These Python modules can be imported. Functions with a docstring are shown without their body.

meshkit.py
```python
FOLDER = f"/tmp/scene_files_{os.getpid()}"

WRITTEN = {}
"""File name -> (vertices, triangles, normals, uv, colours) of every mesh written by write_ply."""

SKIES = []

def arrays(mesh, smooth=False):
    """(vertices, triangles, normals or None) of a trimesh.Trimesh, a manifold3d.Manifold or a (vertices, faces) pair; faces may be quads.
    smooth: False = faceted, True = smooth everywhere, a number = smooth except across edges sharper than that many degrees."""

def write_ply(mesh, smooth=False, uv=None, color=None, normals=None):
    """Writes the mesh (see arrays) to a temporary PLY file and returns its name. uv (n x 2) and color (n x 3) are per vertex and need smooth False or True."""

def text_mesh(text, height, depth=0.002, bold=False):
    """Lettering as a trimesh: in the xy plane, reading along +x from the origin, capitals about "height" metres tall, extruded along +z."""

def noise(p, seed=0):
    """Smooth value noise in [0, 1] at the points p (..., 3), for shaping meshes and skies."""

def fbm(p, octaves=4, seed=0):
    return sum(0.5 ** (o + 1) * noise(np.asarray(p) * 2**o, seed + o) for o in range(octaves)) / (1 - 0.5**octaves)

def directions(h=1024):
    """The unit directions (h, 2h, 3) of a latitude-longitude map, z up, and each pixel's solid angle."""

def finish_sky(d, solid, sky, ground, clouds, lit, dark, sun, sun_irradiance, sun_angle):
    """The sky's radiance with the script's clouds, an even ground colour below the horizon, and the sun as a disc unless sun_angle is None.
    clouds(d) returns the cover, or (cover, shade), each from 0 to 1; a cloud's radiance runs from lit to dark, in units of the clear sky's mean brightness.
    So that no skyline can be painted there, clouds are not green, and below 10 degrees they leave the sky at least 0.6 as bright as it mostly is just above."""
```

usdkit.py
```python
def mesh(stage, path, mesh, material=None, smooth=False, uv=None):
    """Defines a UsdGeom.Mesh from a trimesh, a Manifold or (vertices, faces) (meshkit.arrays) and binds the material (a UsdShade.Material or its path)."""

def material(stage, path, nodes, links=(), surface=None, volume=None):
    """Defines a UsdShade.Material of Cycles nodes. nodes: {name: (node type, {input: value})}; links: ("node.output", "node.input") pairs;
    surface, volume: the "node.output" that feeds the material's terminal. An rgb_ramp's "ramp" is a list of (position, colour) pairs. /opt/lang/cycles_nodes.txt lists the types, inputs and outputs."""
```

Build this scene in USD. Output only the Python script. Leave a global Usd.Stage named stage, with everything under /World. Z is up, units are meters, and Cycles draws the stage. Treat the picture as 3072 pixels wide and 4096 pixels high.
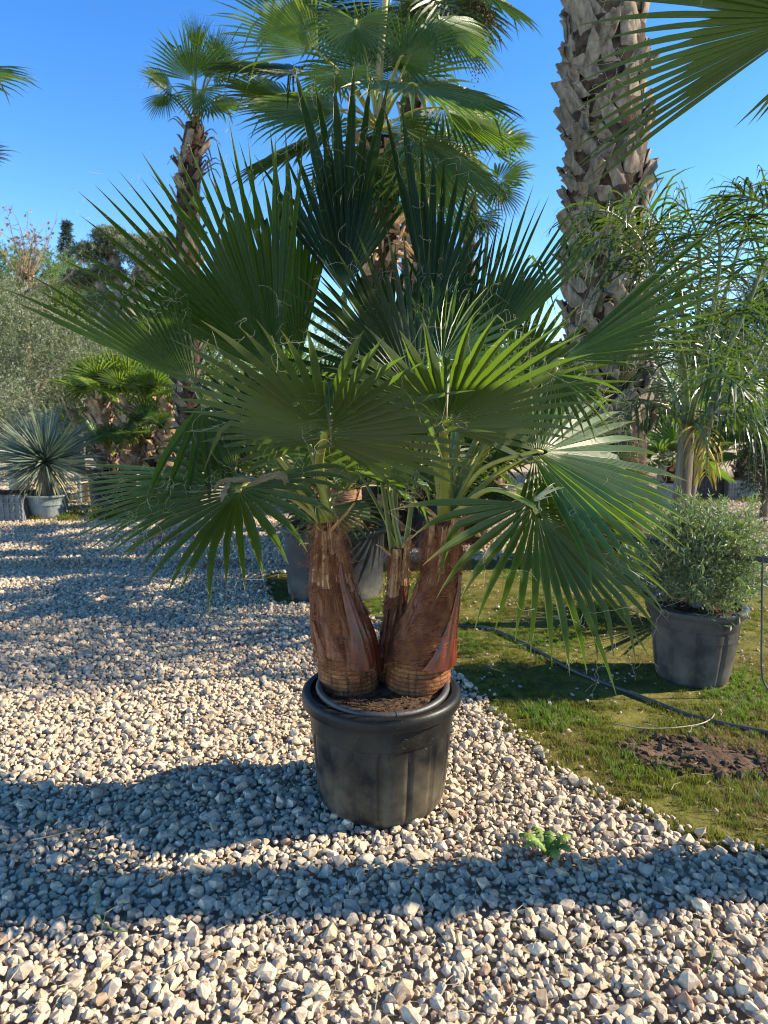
import math, random
import numpy as np, trimesh, usdkit, meshkit
from scipy.spatial import ConvexHull
from shapely.geometry import Polygon, Point
from shapely import contains_xy, prepare
from pxr import Usd, UsdGeom, UsdLux, UsdShade, Gf, Sdf, Vt

stage = Usd.Stage.CreateInMemory()
UsdGeom.SetStageUpAxis(stage, 'Z'); UsdGeom.SetStageMetersPerUnit(stage, 1.0)
world = UsdGeom.Xform.Define(stage, '/World'); stage.SetDefaultPrim(world.GetPrim())
UsdGeom.Scope.Define(stage, '/World/Looks')

# ------------------------------------------------------------------ camera, sky, sun, exposure
F, CXP, CYP, CAMZ = 2731.0, 1536.0, 2048.0, 1.45
PITCH = math.atan(0.1457)
FWD = np.array([0, math.cos(PITCH), -math.sin(PITCH)]); UPV = np.array([0, math.sin(PITCH), math.cos(PITCH)])
CAM = np.array([0, 0, CAMZ])
cam = UsdGeom.Camera.Define(stage, '/World/camera')
cam.CreateHorizontalApertureAttr(27.0); cam.CreateVerticalApertureAttr(36.0)
cam.CreateFocalLengthAttr(27.0 * F / 3072.0)
cam.CreateFStopAttr(4.5); cam.CreateFocusDistanceAttr(2.4)
cam.CreateClippingRangeAttr(Gf.Vec2f(0.05, 2000.0))
cam.CreateExposureAttr(1.45)
UsdGeom.Xformable(cam).AddTranslateOp().Set(Gf.Vec3d(*CAM))
UsdGeom.Xformable(cam).AddRotateXOp().Set(90.0 - math.degrees(PITCH))

SUN_EL = math.radians(31.0); SUN_AZ = math.radians(4.5)      # azimuth: degrees behind the picture's right
SUN = np.array([math.cos(SUN_EL) * math.cos(SUN_AZ), math.cos(SUN_EL) * math.sin(SUN_AZ), math.sin(SUN_EL)])
SKY_STRENGTH = 0.118
sky_mat = usdkit.material(stage, '/World/Looks/sky', {
    's': ('sky_texture', dict(sky_type='single_scattering', sun_disc=False, sun_elevation=SUN_EL, sun_rotation=math.atan2(SUN[0], SUN[1]),
                              altitude=100.0, air_density=0.9, aerosol_density=0.05, ozone_density=1.6)),
    'h': ('hsv', dict(saturation=1.36, hue=0.509)),
    'b': ('background_shader', dict(strength=SKY_STRENGTH))},
    [('s.color', 'h.color'), ('h.color', 'b.color')], surface='b.background')
sky = UsdLux.DomeLight.Define(stage, '/World/sky')
UsdShade.MaterialBindingAPI.Apply(sky.GetPrim()).Bind(sky_mat)
sky.GetPrim().SetCustomDataByKey('kind', 'structure'); sky.GetPrim().SetCustomDataByKey('label', 'clear deep blue sky above the nursery')
sun = UsdLux.DistantLight.Define(stage, '/World/sun')
sun.CreateNormalizeAttr(True); sun.CreateIntensityAttr(1.25); sun.CreateAngleAttr(0.5); sun.CreateColorAttr(Gf.Vec3f(1.0, 0.875, 0.68))
_m = Gf.Matrix4d(); _m.SetRotate(Gf.Rotation(Gf.Vec3d(0, 0, 1), Gf.Vec3d(*SUN)))
UsdGeom.Xformable(sun).AddTransformOp().Set(_m)

# ------------------------------------------------------------------ helpers
def nrm(v):
    v = np.asarray(v, float)
    return v / (np.linalg.norm(v, axis=-1, keepdims=True) + 1e-12)
def P(px, py, Y):
    """World point seen at pixel (px, py) of the 3072 x 4096 photograph at forward distance Y."""
    d = FWD + np.array([1, 0, 0]) * (px - CXP) / F + UPV * (CYP - py) / F
    return CAM + d * (Y / d[1])
def G(px, py, z=0.0):
    d = FWD + np.array([1, 0, 0]) * (px - CXP) / F + UPV * (CYP - py) / F
    return CAM + d * ((z - CAMZ) / d[2])
K = 3072 / 1659.0
def U(x, y, Y): return P(x * K, y * K, Y)
def project(p):
    q = np.asarray(p) - CAM
    t = q @ FWD
    return CXP + F * q[..., 0] / t, CYP - F * (q @ UPV) / t, t

counts = {}
def child_path(parent, name):
    base = parent if isinstance(parent, str) else str(parent.GetPath())
    k = counts.get((base, name), 0); counts[(base, name)] = k + 1
    return f'{base}/{name}' + (f'_{k:03d}' if k else '')
bases = {}
def keys(prim, label=None, cat=None, group=None, kind=None):
    for k, v in (('label', label), ('category', cat), ('group', group), ('kind', kind)):
        if v: prim.SetCustomDataByKey(k, v)
def thing(name, label, cat, base=(0, 0, 0), group=None, kind=None):
    x = UsdGeom.Xform.Define(stage, child_path('/World', name))
    base = np.asarray(base, float)
    x.AddTranslateOp().Set(Gf.Vec3d(*base)); p = x.GetPrim(); bases[str(p.GetPath())] = base
    keys(p, label, cat, group, kind); return p
def base_of(parent): return bases.get('/'.join(str(parent.GetPath()).split('/')[:3]), np.zeros(3))
def group_part(parent, name, label=None):
    x = UsdGeom.Xform.Define(stage, child_path(parent, name)); keys(x.GetPrim(), label); return x.GetPrim()
def part(parent, name, mesh, mat, smooth=False, uv=None, label=None, kind=None):
    v, f = mesh
    m = usdkit.mesh(stage, child_path(parent, name), (np.asarray(v) - base_of(parent), f), mat, smooth=smooth, uv=uv)
    m.CreateDoubleSidedAttr(True)
    keys(m.GetPrim(), label, kind=kind); return m.GetPrim()
def single(name, label, cat, mesh, mat, smooth=False, base=None, group=None, kind=None, uv=None):
    v, f = mesh; v = np.asarray(v); base = np.array([*v.mean(0)[:2], v[:, 2].min()]) if base is None else np.asarray(base, float)
    m = usdkit.mesh(stage, child_path('/World', name), (v - base, f), mat, smooth=smooth, uv=uv)
    m.CreateDoubleSidedAttr(True); m.AddTranslateOp().Set(Gf.Vec3d(*base)); keys(m.GetPrim(), label, cat, group, kind); return m.GetPrim()
def curves(parent, name, pts, width, mat, label=None, kind=None):
    """pts (n, k, 3): n strands of k points."""
    n, k = pts.shape[:2]
    c = UsdGeom.BasisCurves.Define(stage, child_path(parent, name))
    c.CreateTypeAttr('cubic'); c.CreateBasisAttr('catmullRom'); c.CreateWrapAttr('nonperiodic')
    c.CreateCurveVertexCountsAttr(Vt.IntArray.FromNumpy(np.full(n, k, np.int32)))
    c.CreatePointsAttr(Vt.Vec3fArray.FromNumpy((pts.reshape(-1, 3) - base_of(parent)).astype(np.float32)))
    w = np.broadcast_to(np.asarray(width, float), (n, k)) if np.ndim(width) != 1 else np.broadcast_to(np.asarray(width)[None], (n, k))
    c.CreateWidthsAttr(Vt.FloatArray.FromNumpy(w.ravel().astype(np.float32))); c.SetWidthsInterpolation('vertex')
    UsdShade.MaterialBindingAPI.Apply(c.GetPrim()).Bind(mat); keys(c.GetPrim(), label, kind=kind); return c.GetPrim()
def merge(ms):
    vs, fs, n = [], [], 0
    for v, f in ms:
        vs.append(v); fs.append(np.asarray(f) + n); n += len(v)
    return np.vstack(vs), np.vstack(fs)
def instancer(path_parent, name, protos, pos, idx, rot, scale, kind='stuff', label=None, cat=None):
    """protos: list of (mesh, material, smooth). rot: (n, 4) quaternions w x y z."""
    p = child_path(path_parent, name)
    pi = UsdGeom.PointInstancer.Define(stage, p)
    b = base_of(pi.GetPrim())
    for k, (mesh, mat, smooth) in enumerate(protos):
        m = usdkit.mesh(stage, f'{p}/shape_{k:03d}', mesh, mat, smooth=smooth); m.CreateDoubleSidedAttr(True)
        pi.GetPrototypesRel().AddTarget(m.GetPath())
    pi.CreatePositionsAttr(Vt.Vec3fArray.FromNumpy((pos - b).astype(np.float32)))
    pi.CreateProtoIndicesAttr(Vt.IntArray.FromNumpy(np.asarray(idx, np.int32)))
    pi.CreateOrientationsAttr(Vt.QuathArray([Gf.Quath(float(a), float(b_), float(c), float(d)) for a, b_, c, d in rot]))
    sc = np.asarray(scale, float); sc = np.repeat(sc[:, None], 3, 1) if sc.ndim == 1 else sc
    pi.CreateScalesAttr(Vt.Vec3fArray.FromNumpy(sc.astype(np.float32)))
    keys(pi.GetPrim(), label, cat, kind=kind); return pi
def quat_random(rng, n):
    q = rng.normal(size=(n, 4)); return q / np.linalg.norm(q, axis=1, keepdims=True)
def quat_z(a):
    return np.stack([np.cos(a / 2), 0 * a, 0 * a, np.sin(a / 2)], 1)
def qrot(q, v):
    w, u = q[:, :1], q[:, 1:]
    return v + 2 * np.cross(u, np.cross(u, v) + w * v)

def bez(pts, n):
    """Smooth curve through the points (Catmull-Rom), n samples."""
    p = np.asarray(pts, float)
    if len(p) == 2: return p[0] + (p[1] - p[0]) * np.linspace(0, 1, n)[:, None]
    q = np.vstack([2 * p[0] - p[1], p, 2 * p[-1] - p[-2]])
    t = np.linspace(0, len(p) - 1 - 1e-9, n); i = t.astype(int); u = (t - i)[:, None]
    a, b, c, d = q[i], q[i + 1], q[i + 2], q[i + 3]
    return 0.5 * (2 * b + (c - a) * u + (2 * a - 5 * b + 4 * c - d) * u ** 2 + (3 * b - a - 3 * c + d) * u ** 3)
def frames(p, up=(0, 0, 1)):
    t = nrm(np.gradient(p, axis=0)); up = np.asarray(up, float)
    a = np.cross(t, up); bad = np.linalg.norm(a, axis=1) < 0.05
    a[bad] = np.cross(t[bad], [0, 1.0, 0]); a = nrm(a)
    return t, a, np.cross(a, t)
def tube(p, r, sides=8, up=(0, 0, 1), flat=1.0, cap=True):
    p = np.asarray(p, float); r = np.broadcast_to(r, (len(p),)); t, a, b = frames(p, up)
    an = np.arange(sides) * 2 * np.pi / sides
    v = (p[:, None] + r[:, None, None] * (np.cos(an)[None, :, None] * a[:, None] + flat * np.sin(an)[None, :, None] * b[:, None])).reshape(-1, 3)
    f = grid_faces(len(p), sides, True)
    if cap:
        n = len(v); v = np.vstack([v, p[0], p[-1]]); k = np.arange(sides); k2 = (k + 1) % sides; e = (len(p) - 1) * sides
        f = np.vstack([f, np.stack([k2, k, np.full(sides, n)], 1), np.stack([e + k, e + k2, np.full(sides, n + 1)], 1)])
    return v, f
def grid_faces(nu, nv, wrap=False):
    i, j = np.meshgrid(np.arange(nu - 1), np.arange(nv if wrap else nv - 1), indexing='ij'); j2 = (j + 1) % nv
    a, b, c, d = (i * nv + j).ravel(), (i * nv + j2).ravel(), ((i + 1) * nv + j2).ravel(), ((i + 1) * nv + j).ravel()
    return np.vstack([np.stack([a, b, c], 1), np.stack([a, c, d], 1)])
def slab(g, th):
    """Closed plate from a grid (nu, nv, 3) of its outer face; thickness th inward of the grid normals."""
    nu, nv = g.shape[:2]
    n = nrm(np.cross(np.gradient(g, axis=0), np.gradient(g, axis=1)))
    v = np.vstack([g.reshape(-1, 3), (g - n * th).reshape(-1, 3)]); k = nu * nv; f = grid_faces(nu, nv)
    ring = np.concatenate([np.arange(nv), np.arange(1, nu) * nv + nv - 1, (nu - 1) * nv + np.arange(nv - 2, -1, -1), np.arange(nu - 2, 0, -1) * nv])
    r2 = np.roll(ring, -1)
    return v, np.vstack([f, f[:, ::-1] + k, np.stack([ring, ring + k, r2 + k], 1), np.stack([ring, r2 + k, r2], 1)])
def lathe(prof, seg=64, mod=None, center=(0, 0, 0)):
    """prof: (r, z) rows; mod(angle, r, z) -> r."""
    prof = np.asarray(prof, float); an = np.arange(seg) * 2 * np.pi / seg
    r, z = np.repeat(prof[:, :1], seg, 1), np.repeat(prof[:, 1:], seg, 1); A = np.repeat(an[None], len(prof), 0)
    if mod: r = mod(A, r, z)
    v = np.stack([r * np.cos(A), r * np.sin(A), z], -1).reshape(-1, 3) + np.asarray(center)
    return v, grid_faces(len(prof), seg, True)
def box(c, s, rz=0.0):
    x = np.array([[i, j, k] for i in (-.5, .5) for j in (-.5, .5) for k in (-.5, .5)]) * np.asarray(s)
    cr, sr = math.cos(rz), math.sin(rz); x = x @ np.array([[cr, sr, 0], [-sr, cr, 0], [0, 0, 1]]) + np.asarray(c)
    q = [(0, 1, 3, 2), (4, 6, 7, 5), (0, 4, 5, 1), (2, 3, 7, 6), (0, 2, 6, 4), (1, 5, 7, 3)]
    return x, np.array([t for a, b, c_, d in q for t in ((a, b, c_), (a, c_, d))])
def hull_stone(rng, n=16, flat=0.7):
    d = nrm(rng.normal(size=(n, 3))) * rng.uniform(.72, 1.08, (n, 1)) * np.array([1, rng.uniform(.65, .95), flat * rng.uniform(.8, 1.1)])
    h = ConvexHull(d); used = np.unique(h.simplices); re = -np.ones(n, int); re[used] = np.arange(len(used))
    v, f = d[used], re[h.simplices]
    c = np.cross(v[f[:, 1]] - v[f[:, 0]], v[f[:, 2]] - v[f[:, 0]]); flip = (c * v[f].mean(1)).sum(1) < 0
    f[flip] = f[flip][:, ::-1]
    return v, f
def leaf_cloud(pos, dirs, nor, L, W):
    """Diamond leaves, two triangles each, folded a little along the rib."""
    n = len(pos); L = np.broadcast_to(L, (n,))[:, None]; W = np.broadcast_to(W, (n,))[:, None]
    d = nrm(dirs); s = nrm(np.cross(d, nor)); up = np.cross(s, d)
    v = np.stack([pos, pos + d * L * .5 + s * W * .5 + up * W * .15, pos + d * L, pos + d * L * .5 - s * W * .5 + up * W * .15], 1).reshape(-1, 3)
    k = np.arange(n)[:, None] * 4
    return v, np.vstack([k + [0, 1, 2], k + [0, 2, 3]])

# ------------------------------------------------------------------ materials
def mat(name, nodes, links, surface): return usdkit.material(stage, '/World/Looks/' + name, nodes, links, surface=surface)
def leafmat(name, hub, mid, tip, back, trans, rough=0.36, tfac=0.3, vary=0.3, spec=0.4, line=(0.16, 0.2, 0.05), streak=True):
    """Fan-leaf blade: v runs from the hub to the tip, u across a segment."""
    n = {'uv': ('texture_coordinate', {}), 'sep': ('separate_xyz', {}), 'pos': ('geometry', {}),
         'no': ('noise_texture', dict(scale=9.0, detail=4.0)), 'oi': ('object_info', {}), 'isl': ('geometry', {}),
         'vn': ('math', dict(math_type='multiply_add', value2=0.16, value3=-0.08)), 'va': ('math', dict(math_type='add')),
         'rp': ('rgb_ramp', {'ramp': [(0.0, hub), (0.12, mid), (0.8, mid), (0.915, tuple(0.55 * a + 0.45 * b for a, b in zip(mid, tip))), (0.98, tip)]}),
         'du': ('math', dict(math_type='subtract', value2=0.5)), 'ab': ('math', dict(math_type='absolute')),
         'ln': ('map_range', dict(from_min=0.0, from_max=0.09, to_min=0.55, to_max=0.0, clamp=True)),
         'ed': ('map_range', dict(from_min=0.44, from_max=0.5, to_min=0.0, to_max=0.5, clamp=True)),
         'mx': ('math', dict(math_type='maximum')),
         'lc': ('mix', dict(color2=line)), 'n2': ('noise_texture', dict(scale=2.2, detail=3.0)),
         'val': ('map_range', dict(from_min=0.25, from_max=0.75, to_min=1 - vary, to_max=1 + vary, clamp=True)),
         'oval': ('map_range', dict(from_min=0.0, from_max=1.0, to_min=1 - vary, to_max=1 + vary)),
         'hv': ('hsv', {}), 'h2': ('hsv', {}),
         'bk': ('mix', dict(color2=back)), 'bf': ('math', dict(math_type='multiply', value2=0.75)),
         'p': ('principled_bsdf', dict(roughness=rough, specular_ior_level=spec)),
         'tr': ('translucent_bsdf', dict(color=trans)), 'tm': ('mix', dict(mix_type='multiply', fac=1.0, color1=trans)),
         'thv': ('hsv', dict(value=1.0)),
         'm': ('mix_closure', dict(fac=tfac))}
    l = [('uv.UV', 'sep.vector'), ('pos.position', 'no.vector'), ('no.fac', 'vn.value1'), ('sep.y', 'va.value1'), ('vn.value', 'va.value2'), ('va.value', 'rp.fac'),
         ('sep.x', 'du.value1'), ('du.value', 'ab.value1'), ('ab.value', 'ln.value'), ('ab.value', 'ed.value'), ('ln.result', 'mx.value1'), ('ed.result', 'mx.value2'),
         ('mx.value', 'lc.fac'), ('rp.color', 'lc.color1'), ('pos.position', 'n2.vector'), ('n2.fac', 'val.value'),
         ('lc.color', 'hv.color'), ('val.result', 'hv.value'), ('hv.color', 'h2.color'), ('isl.random_per_island', 'oval.value'), ('oval.result', 'h2.value'),
         ('isl.backfacing', 'bf.value1'), ('bf.value', 'bk.fac'), ('h2.color', 'bk.color1'), ('bk.color', 'p.base_color'),
         ('p.BSDF', 'm.closure1'), ('tr.BSDF', 'm.closure2')]
    if streak:
        n['w'] = ('math', dict(math_type='multiply', value2=70.0)); n['si'] = ('math', dict(math_type='sine')); n['bp'] = ('bump', dict(strength=0.25, distance=0.002))
        l += [('sep.x', 'w.value1'), ('w.value', 'si.value1'), ('si.value', 'bp.height'), ('bp.normal', 'p.normal')]
    return mat(name, n, l, 'm.closure')
def simple(name, c1, c2, scale=8.0, rough=0.7, spec=0.3, bump=0.0, bscale=60.0, detail=6.0, vary=0.0, stretch=None, trans=None, tfac=0.3, lo=0.35, hi=0.65, metallic=0.0, coord='obj', bdist=0.01):
    n = {'tc': ('texture_coordinate', {}), 'mp': ('mapping', dict(scale=stretch or (1, 1, 1))), 'geo': ('geometry', {}), 'oi': ('object_info', {}),
         'no': ('noise_texture', dict(scale=scale, detail=detail, roughness=0.6)), 'rp': ('rgb_ramp', {'ramp': [(lo, c1), (hi, c2)]}),
         'hv': ('hsv', {}), 'ov': ('map_range', dict(to_min=1 - vary, to_max=1 + vary)),
         'p': ('principled_bsdf', dict(roughness=rough, specular_ior_level=spec, metallic=metallic))}
    src = 'geo.position' if coord == 'pos' else 'tc.object'
    l = [(src, 'mp.vector'), ('mp.vector', 'no.vector'), ('no.fac', 'rp.fac'), ('rp.color', 'hv.color'), ('hv.color', 'p.base_color')]
    if vary: l += [('geo.random_per_island', 'ov.value'), ('ov.result', 'hv.value')]
    if bump:
        n['bn'] = ('noise_texture', dict(scale=bscale, detail=8.0, roughness=0.65)); n['bp'] = ('bump', dict(strength=bump, distance=bdist))
        l += [('mp.vector', 'bn.vector'), ('bn.fac', 'bp.height'), ('bp.normal', 'p.normal')]
    if trans:
        n['tr'] = ('translucent_bsdf', dict(color=trans)); n['m'] = ('mix_closure', dict(fac=tfac))
        l += [('p.BSDF', 'm.closure1'), ('tr.BSDF', 'm.closure2')]
        return mat(name, n, l, 'm.closure')
    return mat(name, n, l, 'p.BSDF')

M = {}
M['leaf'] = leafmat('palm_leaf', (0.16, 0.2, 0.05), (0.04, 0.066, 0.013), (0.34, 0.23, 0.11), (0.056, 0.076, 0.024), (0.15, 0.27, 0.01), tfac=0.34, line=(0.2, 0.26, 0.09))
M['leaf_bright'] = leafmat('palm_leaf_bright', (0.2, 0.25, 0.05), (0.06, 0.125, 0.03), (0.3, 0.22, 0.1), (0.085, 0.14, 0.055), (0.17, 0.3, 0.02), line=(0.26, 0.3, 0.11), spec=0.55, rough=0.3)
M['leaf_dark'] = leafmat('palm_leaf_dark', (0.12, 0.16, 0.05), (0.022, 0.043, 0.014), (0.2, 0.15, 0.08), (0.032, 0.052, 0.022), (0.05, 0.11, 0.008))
M['leaf_sunlit'] = leafmat('palm_leaf_sunlit', (0.26, 0.3, 0.05), (0.09, 0.15, 0.025), (0.36, 0.27, 0.1), (0.11, 0.16, 0.045), (0.3, 0.42, 0.03), tfac=0.42, line=(0.26, 0.3, 0.11))  # sunlit copy of the palm leaf: backlit glow put into brighter colours
M['sheath_brown'] = simple('old_leaf_sheath', (0.075, 0.024, 0.011), (0.27, 0.115, 0.052), 16.0, 0.6, 0.3, bump=0.7, bscale=45, stretch=(3, 3, .3), coord='pos')
M['leaf_pale'] = simple('withered_pale_leaf', (0.4, 0.38, 0.2), (0.55, 0.5, 0.3), 20.0, 0.6, 0.3)
M['leaf_dry'] = leafmat('palm_leaf_dry', (0.3, 0.24, 0.13), (0.2, 0.165, 0.095), (0.22, 0.15, 0.08), (0.22, 0.18, 0.11), (0.14, 0.1, 0.04), tfac=0.2, rough=0.6)
M['petiole'] = simple('petiole', (0.13, 0.145, 0.018), (0.21, 0.215, 0.035), 5.0, 0.38, 0.5, stretch=(1, 1, .3))
M['petiole_yellow'] = simple('petiole_yellow', (0.24, 0.27, 0.05), (0.34, 0.33, 0.08), 5.0, 0.38, 0.5)
M['spine'] = simple('spine', (0.14, 0.045, 0.015), (0.3, 0.11, 0.03), 30.0, 0.4, 0.5)
M['thread'] = simple('leaf_thread', (0.42, 0.34, 0.2), (0.6, 0.52, 0.36), 5.0, 0.7, 0.3)
M['fibre'] = simple('trunk_fibre', (0.12, 0.036, 0.016), (0.31, 0.125, 0.055), 14.0, 0.75, 0.2, coord='pos')
M['sheath'] = simple('leaf_sheath', (0.035, 0.006, 0.004), (0.15, 0.028, 0.01), 9.0, 0.3, 0.6, bump=0.25, bscale=30, stretch=(3, 3, .35), coord='pos')
M['boot'] = simple('cut_petiole_base', (0.26, 0.12, 0.045), (0.5, 0.32, 0.16), 18.0, 0.6, 0.3, bump=0.4, bscale=50, stretch=(3, 3, .4), coord='pos')
M['boot_grey'] = simple('old_boot', (0.1, 0.078, 0.058), (0.3, 0.245, 0.185), 9.0, 0.85, 0.2, bump=0.6, bscale=40, stretch=(2, 2, .6), vary=0.22, coord='pos')
M['boot_tan'] = simple('tan_boot', (0.28, 0.16, 0.085), (0.58, 0.4, 0.24), 10.0, 0.8, 0.2, bump=0.5, bscale=40, vary=0.22, coord='pos')
M['ring_trunk'] = simple('ring_scarred_trunk', (0.12, 0.055, 0.03), (0.36, 0.22, 0.13), 18.0, 0.8, 0.2, bump=0.6, bscale=60, stretch=(1, 1, 4), coord='pos')
M['core'] = simple('trunk_core', (0.02, 0.013, 0.009), (0.075, 0.05, 0.034), 14.0, 0.95, 0.1, bump=0.9, bscale=50, coord='pos')
M['black_rubber'] = simple('black_rubber', (0.012, 0.013, 0.015), (0.03, 0.032, 0.034), 12.0, 0.38, 0.5, bump=0.1, bscale=90)
M['hose'] = simple('hose_rubber', (0.016, 0.017, 0.019), (0.04, 0.04, 0.04), 12.0, 0.5, 0.5, bump=0.15, bscale=90)
M['drip'] = simple('drip_tube', (0.16, 0.14, 0.1), (0.28, 0.25, 0.19), 12.0, 0.5, 0.5)
M['soil'] = simple('potting_soil', (0.028, 0.018, 0.012), (0.12, 0.075, 0.045), 40.0, 0.95, 0.1, bump=1.0, bscale=90, coord='pos')
M['earth'] = simple('bare_earth', (0.07, 0.045, 0.03), (0.17, 0.115, 0.075), 12.0, 0.95, 0.1, bump=1.0, bscale=60, vary=0.25, coord='pos')
M['turf'] = simple('turf_soil', (0.065, 0.065, 0.015), (0.16, 0.145, 0.035), 7.0, 0.95, 0.1, bump=0.9, bscale=50, coord='pos')
M['far_ground'] = simple('far_ground', (0.3, 0.26, 0.2), (0.44, 0.39, 0.31), 3.0, 0.95, 0.1, bump=0.6, bscale=25, coord='pos')
M['gravel_bed'] = simple('gravel_bed', (0.26, 0.215, 0.15), (0.42, 0.36, 0.26), 40.0, 0.95, 0.1, bump=1.0, bscale=40, coord='pos')
M['grass'] = simple('grass_blade', (0.1, 0.125, 0.016), (0.24, 0.215, 0.04), 3.0, 0.6, 0.3, vary=0.35, trans=(0.22, 0.27, 0.03), tfac=0.35, coord='pos')
M['grass_dry'] = simple('grass_blade_dry', (0.2, 0.16, 0.06), (0.34, 0.27, 0.11), 3.0, 0.7, 0.2, vary=0.3, trans=(0.3, 0.24, 0.07), tfac=0.3, coord='pos')
M['grass_fresh'] = simple('grass_blade_fresh', (0.07, 0.14, 0.018), (0.12, 0.2, 0.03), 3.0, 0.5, 0.3, vary=0.3, trans=(0.2, 0.34, 0.03), tfac=0.35, coord='pos')
M['weed'] = simple('weed_leaf', (0.15, 0.24, 0.04), (0.22, 0.32, 0.06), 20.0, 0.5, 0.4, bump=0.3, bscale=60, trans=(0.22, 0.38, 0.04), tfac=0.3)
M['twig'] = simple('twig', (0.1, 0.07, 0.045), (0.24, 0.18, 0.11), 20.0, 0.85, 0.2, coord='pos')
M['straw'] = simple('straw', (0.34, 0.26, 0.13), (0.5, 0.41, 0.23), 20.0, 0.8, 0.2, coord='pos')
M['spear'] = simple('unopened_leaf', (0.17, 0.16, 0.06), (0.3, 0.26, 0.12), 6.0, 0.6, 0.3, stretch=(4, 4, .3), coord='pos')
M['yucca'] = simple('yucca_leaf', (0.15, 0.21, 0.165), (0.27, 0.33, 0.26), 2.0, 0.4, 0.5, vary=0.3, trans=(0.1, 0.16, 0.07), tfac=0.15)
M['yucca_pale'] = simple('yucca_old_leaf', (0.3, 0.28, 0.14), (0.42, 0.39, 0.2), 2.0, 0.6, 0.3, vary=0.2)
M['frond'] = simple('feather_leaflet', (0.02, 0.04, 0.012), (0.04, 0.066, 0.016), 3.0, 0.34, 0.55, vary=0.4, trans=(0.12, 0.22, 0.01), tfac=0.24)
M['frond_dry'] = simple('feather_leaflet_yellow', (0.36, 0.26, 0.04), (0.45, 0.36, 0.06), 3.0, 0.5, 0.3, trans=(0.4, 0.3, 0.03), tfac=0.3)
M['rachis'] = simple('rachis', (0.06, 0.095, 0.03), (0.13, 0.16, 0.06), 6.0, 0.4, 0.5, coord='pos')
M['cane'] = simple('grey_brown_cane', (0.07, 0.055, 0.04), (0.2, 0.165, 0.12), 12.0, 0.8, 0.2, bump=0.6, bscale=40, stretch=(3, 3, .3), coord='pos')
M['bark'] = simple('olive_bark', (0.15, 0.12, 0.09), (0.34, 0.29, 0.23), 7.0, 0.9, 0.15, bump=1.0, bscale=22, stretch=(2, 2, .5), coord='pos', bdist=0.03)
M['dark_bark'] = simple('dark_bark', (0.06, 0.045, 0.035), (0.15, 0.12, 0.09), 7.0, 0.9, 0.15, bump=1.0, bscale=22, coord='pos')
M['fruit'] = simple('palm_fruit', (0.06, 0.045, 0.02), (0.11, 0.09, 0.04), 9.0, 0.5, 0.3)
def treeleaf(name, a, b, back, trans, tfac=0.25, vary=0.35, rough=0.5):
    n = {'geo': ('geometry', {}), 'no': ('noise_texture', dict(scale=1.3, detail=4.0)), 'rp': ('rgb_ramp', {'ramp': [(0.35, a), (0.65, b)]}),
         'ov': ('map_range', dict(to_min=1 - vary, to_max=1 + vary)), 'hv': ('hsv', {}), 'bk': ('mix', dict(color2=back)),
         'p': ('principled_bsdf', dict(roughness=rough, specular_ior_level=0.4)), 'tr': ('translucent_bsdf', dict(color=trans)), 'm': ('mix_closure', dict(fac=tfac))}
    l = [('geo.position', 'no.vector'), ('no.fac', 'rp.fac'), ('geo.backfacing', 'bk.fac'), ('rp.color', 'bk.color1'), ('bk.color', 'hv.color'),
         ('geo.random_per_island', 'ov.value'), ('ov.result', 'hv.value'), ('hv.color', 'p.base_color'), ('p.BSDF', 'm.closure1'), ('tr.BSDF', 'm.closure2')]
    return mat(name, n, l, 'm.closure')
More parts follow.
